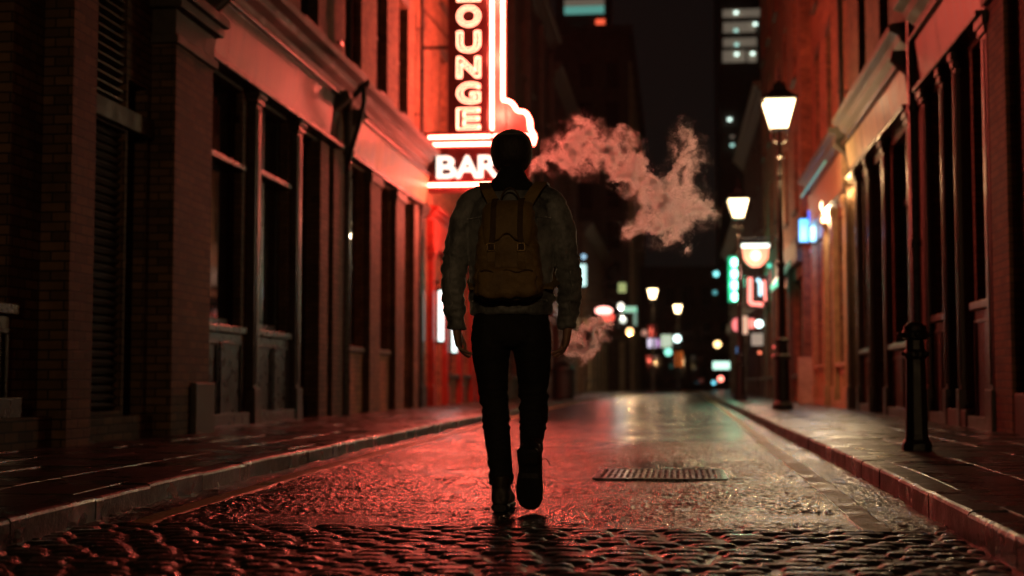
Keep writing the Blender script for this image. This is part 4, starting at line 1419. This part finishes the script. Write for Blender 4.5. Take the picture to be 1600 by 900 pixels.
# trousers
mb = MB()
limb(mb, [(0, 0, .98), (0, 0, .92), (0, 0, .86), (0, .0, .80), (0, .0, .765)], [(.14, .085), (.160, .100), (.174, .120), (.175, .12), (.12, .09)], 32, 4)
limb(mb, [(-.085, 0, .92), (-.096, .0, .80), (-.094, .01, .66), (-.080, .02, .50), (-.067, .0, .36), (-.052, -.015, .22), (-.046, -.02, .15), (-.046, -.02, .125)],
     [(.09, .11), (.096, .108), (.080, .088), (.063, .070), (.062, .068), (.054, .060), (.058, .064), (.060, .066)])
limb(mb, [(.085, .0, .92), (.096, .01, .80), (.102, .04, .66), (.100, .065, .52), (.104, -.005, .41), (.106, -.10, .31), (.108, -.15, .265)],
     [(.09, .11), (.094, .108), (.080, .088), (.066, .072), (.062, .068), (.052, .058), (.052, .058)])
tr = mb.build('trousers', 'jeans', person)
bake(tr, .007, 3)
fold(tr, .012, 7, 26, lambda c: 1.0 if (.38 < c.z < .58 or c.z < .26) else .35, 3)

# boots
def boot(s):
    if s < 0:
        M0 = Matrix.Translation((-.043, -.02, 0))
    else:
        # trailing foot: pitched so the sole faces back and the toe points down
        M0 = Matrix.Translation((.112, -.175, .250)) @ Matrix.Rotation(R(-68), 4, 'X') @ Matrix.Rotation(R(4), 4, 'Y') @ Matrix.Diagonal((1.18, 1.06, 1.1, 1)) @ Matrix.Translation((0, 0, -.085))
    def mk(name, secs, mat, vox=.005, sm=2):
        mb = MB()
        for sec in secs:
            n = 18
            rings = []
            for (y_, zc, rx, rz) in sec:
                ring = []
                for k in range(n):
                    a = 2 * PI * k / n
                    cx, sz = math.cos(a), math.sin(a)
                    cx = math.copysign(abs(cx) ** .7, cx); sz = math.copysign(abs(sz) ** .7, sz)
                    p = M0 @ Vector((rx * cx, y_, zc + rz * sz))
                    ring.append(mb.bm.verts.new(pb + p))
                rings.append(ring)
            for A, B in zip(rings, rings[1:]):
                for k in range(n): mb.bm.faces.new((A[k], A[(k + 1) % n], B[(k + 1) % n], B[k]))
            mb.bm.faces.new(rings[0][::-1]); mb.bm.faces.new(rings[-1])
        return mb
    up = mk('b', [[(-.075, .065, .025, .035), (-.066, .07, .040, .045), (-.03, .075, .044, .052), (.03, .075, .043, .052), (.08, .062, .046, .040), (.13, .052, .049, .030), (.17, .047, .045, .024), (.198, .043, .026, .014)]], 'boot')
    # ankle shaft
    pts = [M0 @ Vector(q) for q in ((0, -.015, .06), (0, -.02, .10), (0, -.022, .14), (0, -.022, .165))]
    up.sweep([pb + q for q in pts], [(.043, .058), (.043, .054), (.046, .055), (.047, .056)], 18)
    bt = up.build('boot', 'boot', person)
    bake(bt, .005, 2)
    so = mk('s', [[(-.084, .018, .030, .017), (-.07, .018, .043, .018), (-.02, .018, .042, .018), (.0, .021, .040, .014), (.03, .021, .040, .013), (.05, .018, .045, .017), (.11, .018, .053, .017), (.16, .018, .051, .016), (.19, .019, .038, .014), (.207, .022, .018, .010)]], 'sole')
    so.build('sole', 'sole', bt, smooth=False)
    lc = MB()
    for i in range(4):
        zz, yy = .128 - i * .014, .028 + i * .02
        lc.sweep([pb + M0 @ Vector(q) for q in ((-.025, yy - .004, zz - .006), (0, yy + .006, zz + .004), (.025, yy - .004, zz - .006))], .003, n=6)
    if s > 0:
        lc.sweep([pb + M0 @ Vector(q) for q in ((.03, .02, .12), (.055, .01, .115), (.07, .02, .095), (.075, .025, .08))], .0025, n=6)
    lc.build('lace', 'scarf', bt)


boot(-1); boot(1)

# ------------------------------------------------------------------ backpack (carried by the person)
bx0 = .015
bp_ = thing('backpack', 'brown canvas backpack with two strapped flap worn on the back', 'backpack', (PX + bx0, PY - .2, 1.0))


def wb(x, y_, z):
    return (PX + bx0 + x, PY + y_, z)


def soft(mb, c, w, d, h, tap=1.0, n=28, rows=14, pw=.5, bulge=.0):
    """rounded cushion box; tap = top width / bottom width"""
    rings = []
    for j in range(rows + 1):
        v = -1 + 2 * j / rows
        e = (1 - abs(v) ** 5) ** .5 if abs(v) < 1 else 0
        e = max(e, .05)
        wd = w * (1 + (tap - 1) * (v + 1) / 2)
        ring = []
        for k in range(n):
            a = 2 * PI * k / n
            cx, sy = math.cos(a), math.sin(a)
            cx = math.copysign(abs(cx) ** pw, cx); sy = math.copysign(abs(sy) ** pw, sy)
            ring.append(mb.bm.verts.new((c[0] + wd / 2 * cx * (.8 + .2 * e) * (1 if abs(v) < 1 else .8), c[1] + d / 2 * sy * (.55 + .45 * e), c[2] + h / 2 * v)))
        rings.append(ring)
    for A, B in zip(rings, rings[1:]):
        for k in range(n): mb.bm.faces.new((A[k], A[(k + 1) % n], B[(k + 1) % n], B[k]))
    mb.bm.faces.new(rings[0][::-1]); mb.bm.faces.new(rings[-1])


mb = MB()
soft(mb, wb(-.005, -.205, 1.205), .335, .17, .44, .68)
bd = mb.build('pack_body', 'canvas', bp_)
bake(bd, .007, 4); fold(bd, .011, 8, 13, lambda c: 1.0, 2); fold(bd, .005, 22, 26, None, 7)
mb = MB()
soft(mb, wb(.0, -.285, 1.055), .27, .075, .135, 1.0)
pk = mb.build('front_pocket', 'canvas', bp_)
bake(pk, .006, 3); fold(pk, .010, 12, 20, None, 4)
mb = MB(); mb.sweep([wb(-.12 + .02 * i, -.322 - .004 * math.sin(i), 1.105 + .006 * math.sin(i * 1.3)) for i in range(13)], .004, n=6); mb.build('zip', 'webbing', pk)
# flap: sheet with thickness over the top and down the back
mb = MB()
rows = []
prof = [(-.13, 1.425), (-.17, 1.437), (-.22, 1.438), (-.262, 1.425), (-.288, 1.395), (-.300, 1.355), (-.306, 1.31), (-.309, 1.275), (-.308, 1.25)]
nU = 16
for j, (yy, zz) in enumerate(prof):
    hw = [.095, .103, .108, .110, .112, .113, .112, .108, .10][j]
    r_ = []
    for i in range(nU + 1):
        a = -1 + 2 * i / nU
        dz = 0
        if j >= 6: dz = .035 * (abs(a) ** 3) * (j - 5) / 3 * (-1) + .030 * max(0, 1 - (abs(a) / .35) ** 2) * (j - 5) / 3
        yb = .028 * (abs(a) ** 5)
        r_.append(mb.bm.verts.new(wb(a * hw, yy + yb + .003 * noise.noise(Vector((a * 4, j * .7, 1))), zz + dz - .012 * abs(a) ** 4 * (1 if j < 5 else 0))))
    rows.append(r_)
for A, B in zip(rows, rows[1:]):
    for k in range(nU): mb.bm.faces.new((A[k], A[k + 1], B[k + 1], B[k]))
fl = mb.build('flap', 'canvas', bp_, smooth=True)
sm = fl.modifiers.new('solid', 'SOLIDIFY'); sm.thickness = .008; sm.offset = 1
ss = fl.modifiers.new('sub', 'SUBSURF'); ss.levels = 1; ss.render_levels = 1


def ribbon(pts, w, th, name, mat, parent, side=(1, 0, 0)):
    mb = MB()
    P = [Vector(p) for p in pts]
    sd = Vector(side)
    rg = []
    for i, p in enumerate(P):
        t_ = (P[min(i + 1, len(P) - 1)] - P[max(i - 1, 0)]).normalized()
        s_ = (sd - t_ * sd.dot(t_)).normalized()
        n_ = t_.cross(s_)
        rg.append([mb.bm.verts.new(p + s_ * a * w / 2 + n_ * b_ * th / 2) for a, b_ in ((-1, -1), (1, -1), (1, 1), (-1, 1))])
    for A, B in zip(rg, rg[1:]):
        for k in range(4): mb.bm.faces.new((A[k], A[(k + 1) % 4], B[(k + 1) % 4], B[k]))
    mb.bm.faces.new(rg[0][::-1]); mb.bm.faces.new(rg[-1])
    return mb.build(name, mat, parent, bevel=.002)


for s in (-1, 1):
    x = s * .062
    ribbon([wb(x, -.20, 1.452), wb(x, -.265, 1.440), wb(x, -.300, 1.40), wb(x, -.318, 1.34), wb(x, -.324, 1.28), wb(x + s * .006, -.326, 1.23), wb(x + s * .008, -.322, 1.18), wb(x + s * .004, -.318, 1.13)], .026, .006, 'closing_strap', 'webbing', bp_)
    bk = MB()
    z = 1.215
    for q in ((-.018, .018, z + .014, z + .019), (-.018, .018, z - .019, z - .014), (-.019, -.013, z - .014, z + .014), (.013, .019, z - .014, z + .014)):
        bk.box(wb(x + s * .007 + q[0], -.338, q[2]), wb(x + s * .007 + q[1], -.331, q[3]))
    bk.build('buckle', 'brass', bp_, bevel=.001)
    ribbon([wb(x + s * .007, -.320, 1.20), wb(x + s * .007, -.330, 1.15), wb(x + s * .009, -.312, 1.115)], .036, .012, 'strap_tab', 'canvas', bp_)
    # shoulder strap over the shoulder and round to the side
    ribbon([wb(s * .06, -.15, 1.39), wb(s * .085, -.152, 1.45), wb(s * .115, -.125, 1.505), wb(s * .135, -.06, 1.545), wb(s * .14, .02, 1.545), wb(s * .145, .09, 1.50), wb(s * .155, .135, 1.40), wb(s * .17, .145, 1.28), wb(s * .19, .11, 1.15), wb(s * .2, .0, 1.08), wb(s * .17, -.13, 1.04)],
           .055, .012, 'shoulder_strap', 'canvas', bp_, side=(1, .1, 0))
P = [wb(.045 * math.sin(-PI / 2 + PI * i / 10) * 1.0, -.165 - .02 * math.sin(PI * i / 10), 1.43 + .075 * math.cos(-PI / 2 + PI * i / 10)) for i in range(11)]
ribbon([(p[0] + -.0, p[1], p[2]) for p in P], .022, .007, 'carry_handle', 'webbing', bp_, side=(0, 1, 0))

# ------------------------------------------------------------------ vapour
def vapour(name, label, blobs, Y, dens, seed, sc=1.0, grow=1.32, thr=.0):
    """blobs: (px, py, radius px, weight, dY)"""
    c0 = at(blobs[0][0], blobs[0][1], Y)
    pp = []
    for b_ in blobs:
        c = at(b_[0], b_[1], Y + b_[4]); r = b_[2] * (Y + b_[4]) / 2222.0
        pp.append((c, r, b_[3]))
    mb = MB()
    for c, r, w_ in pp: mb.ball(c, r * 1.45 * grow, 16, 10)
    m, nt, b = new_mat('vapour'); m.cycles.volume_step_rate = .14
    nt.nodes.remove(b)
    out = nt.nodes['Material Output']
    tc = N(nt, 'ShaderNodeTexCoord')
    # domain warp
    n1 = N(nt, 'ShaderNodeTexNoise', Scale=7.5 * sc, Detail=7, Roughness=.68)
    off = N(nt, 'ShaderNodeVectorMath', operation='ADD'); off.inputs[1].default_value = (seed, seed * 2, seed * 3)
    nt.links.new(tc.outputs['Object'], off.inputs[0]); nt.links.new(off.outputs[0], n1.inputs['Vector'])
    sub = N(nt, 'ShaderNodeVectorMath', operation='SUBTRACT'); sub.inputs[1].default_value = (.5, .5, .5)
    nt.links.new(n1.outputs['Color'], sub.inputs[0])
    scl = N(nt, 'ShaderNodeVectorMath', operation='SCALE'); scl.inputs['Scale'].default_value = .24 / sc
    nt.links.new(sub.outputs[0], scl.inputs[0])
    add = N(nt, 'ShaderNodeVectorMath', operation='ADD')
    nt.links.new(tc.outputs['Object'], add.inputs[0]); nt.links.new(scl.outputs[0], add.inputs[1])
    prev = None
    for c, r, w_ in pp:
        dn = N(nt, 'ShaderNodeVectorMath', operation='DISTANCE'); dn.inputs[1].default_value = c - c0
        nt.links.new(add.outputs[0], dn.inputs[0])
        mr = N(nt, 'ShaderNodeMapRange', interpolation_type='SMOOTHSTEP')
        mr.inputs['From Min'].default_value = r * 1.3 * grow; mr.inputs['From Max'].default_value = r * .15
        mr.inputs['To Min'].default_value = 0; mr.inputs['To Max'].default_value = w_
        nt.links.new(dn.outputs['Value'], mr.inputs['Value'])
        if prev is None: prev = mr.outputs[0]
        else:
            mx = N(nt, 'ShaderNodeMath', operation='MAXIMUM')
            nt.links.new(prev, mx.inputs[0]); nt.links.new(mr.outputs[0], mx.inputs[1]); prev = mx.outputs[0]
    # ridged detail
    off2 = N(nt, 'ShaderNodeVectorMath', operation='ADD'); 
    nt.links.new(add.outputs[0], off2.inputs[0]); off2.inputs[1].default_value = (seed, 0, 0)
    n2 = N(nt, 'ShaderNodeTexNoise', Scale=17 * sc, Detail=8, Roughness=.60)
    nt.links.new(off2.outputs[0], n2.inputs['Vector'])
    nr = N(nt, 'ShaderNodeMapRange'); nr.clamp = True
    nr.inputs['From Min'].default_value = .38; nr.inputs['From Max'].default_value = .62
    nr.inputs['To Min'].default_value = -1.35 - thr; nr.inputs['To Max'].default_value = .12 - thr
    nt.links.new(n2.outputs[0], nr.inputs['Value'])
    a1 = N(nt, 'ShaderNodeMath', operation='MULTIPLY_ADD'); a1.inputs[1].default_value = 1.45
    nt.links.new(prev, a1.inputs[0]); nt.links.new(nr.outputs[0], a1.inputs[2])
    a3 = N(nt, 'ShaderNodeMath', operation='MAXIMUM'); a3.inputs[1].default_value = 0
    nt.links.new(a1.outputs[0], a3.inputs[0])
    a2 = N(nt, 'ShaderNodeMath', operation='POWER'); a2.inputs[1].default_value = 1.7
    nt.links.new(a3.outputs[0], a2.inputs[0])
    mr = N(nt, 'ShaderNodeMath', operation='MULTIPLY'); mr.inputs[1].default_value = dens
    n3 = N(nt, 'ShaderNodeTexNoise', Scale=10 * sc, Detail=3, Roughness=.6)
    nt.links.new(off.outputs[0], n3.inputs['Vector'])
    m3 = N(nt, 'ShaderNodeMapRange'); m3.inputs['From Min'].default_value = .38; m3.inputs['From Max'].default_value = .62
    m3.inputs['To Min'].default_value = .4; m3.inputs['To Max'].default_value = 1.9
    nt.links.new(n3.outputs[0], m3.inputs['Value'])
    m4 = N(nt, 'ShaderNodeMath', operation='MULTIPLY')
    nt.links.new(a2.outputs[0], m4.inputs[0]); nt.links.new(m3.outputs[0], m4.inputs[1])
    nt.links.new(m4.outputs[0], mr.inputs[0])
    pv = N(nt, 'ShaderNodeVolumePrincipled')
    pv.inputs['Color'].default_value = (.99, .97, .97, 1)
    pv.inputs['Anisotropy'].default_value = .885
    nt.links.new(mr.outputs[0], pv.inputs['Density'])
    nt.links.new(pv.outputs[0], out.inputs['Volume'])
    o = mb.build(name, m, loc=tuple(c0))
    bake(o, .02, 1)
    tag(o, label, 'vapour')
    return o


B1 = [(833, 266, 9, 1.0, 0), (846, 256, 14, 1, 0), (868, 246, 20, 1, 0), (892, 236, 26, 1, .02), (910, 212, 24, 1, .03), (930, 228, 26, .95, .02), (905, 262, 16, .7, 0),
      (952, 245, 26, .95, 0), (975, 218, 16, .85, -.03), (985, 245, 20, .85, -.02), (990, 272, 24, .95, 0), (1015, 290, 24, .9, .02), (1000, 300, 14, .6, .03),
      (1038, 305, 26, .95, 0), (1060, 290, 24, .85, -.02), (1072, 260, 22, .7, 0), (1078, 228, 20, .6, .03), (1068, 208, 16, .55, .03), (1095, 245, 14, .5, 0),
      (1050, 330, 30, .95, .02), (1020, 345, 28, .9, 0), (992, 358, 20, .85, -.02), (1078, 325, 26, .8, 0), (1102, 330, 18, .6, .03), (1065, 362, 18, .75, 0), (1068, 384, 11, .7, 0), (1040, 362, 14, .7, 0)]
vapour('vapour_cloud', 'large pink cloud of exhaled vapour drifting right of the head', B1, 6.75, 29, 3.1)
B2 = [(891, 553, 10, .9, 0), (903, 543, 17, 1, 0), (918, 530, 19, 1, 0), (934, 514, 16, .95, 0), (946, 497, 13, .7, 0), (905, 525, 14, .7, 0), (925, 545, 12, .8, 0)]
vapour('vapour_wisp', 'small pink wisp of vapour beside the lowered right hand', B2, 6.9, 70, 9.3, sc=1.4)

# ------------------------------------------------------------------ haze
mb = MB().box((-40, -9, -1.2), (40, 215, 32))
m, nt, b = new_mat('haze'); nt.nodes.remove(b)
pv = N(nt, 'ShaderNodeVolumePrincipled'); pv.inputs['Color'].default_value = (.9, .9, .9, 1); pv.inputs['Density'].default_value = .00022; pv.inputs['Anisotropy'].default_value = .3
nt.links.new(pv.outputs[0], nt.nodes['Material Output'].inputs['Volume'])
HAZE = tag(mb.build('haze', m), 'faint mist hanging in the whole street', 'haze', kind='stuff')

# ------------------------------------------------------------------ night sky
w = bpy.data.worlds.new('World'); C.world = w; w.use_nodes = True
nt = w.node_tree
bg = nt.nodes['Background']
sky = nt.nodes.new('ShaderNodeTexSky'); sky.sky_type = 'NISHITA'; sky.sun_disc = False; sky.sun_elevation = R(-6); sky.sun_rotation = R(180)
nt.links.new(sky.outputs[0], bg.inputs['Color']); bg.inputs['Strength'].default_value = .0002
bg2 = nt.nodes.new('ShaderNodeBackground'); bg2.inputs['Color'].default_value = (1, .80, .72, 1); bg2.inputs['Strength'].default_value = .0036
ad = nt.nodes.new('ShaderNodeAddShader')
nt.links.new(bg.outputs[0], ad.inputs[0]); nt.links.new(bg2.outputs[0], ad.inputs[1])
nt.links.new(ad.outputs[0], nt.nodes['World Output'].inputs['Surface'])

C.view_settings.view_transform = 'Standard'
C.view_settings.look = 'None'
C.view_settings.exposure = 0
C.view_settings.gamma = 1
cy = C.cycles
cy.max_bounces = 6; cy.diffuse_bounces = 2; cy.glossy_bounces = 3; cy.volume_bounces = 1; cy.transmission_bounces = 2
cy.sample_clamp_indirect = 3
cy.sample_clamp_direct = 0
cy.volume_step_rate = 1
cy.volume_max_steps = 256
cy.use_light_tree = True
cy.caustics_reflective = False; cy.caustics_refractive = False
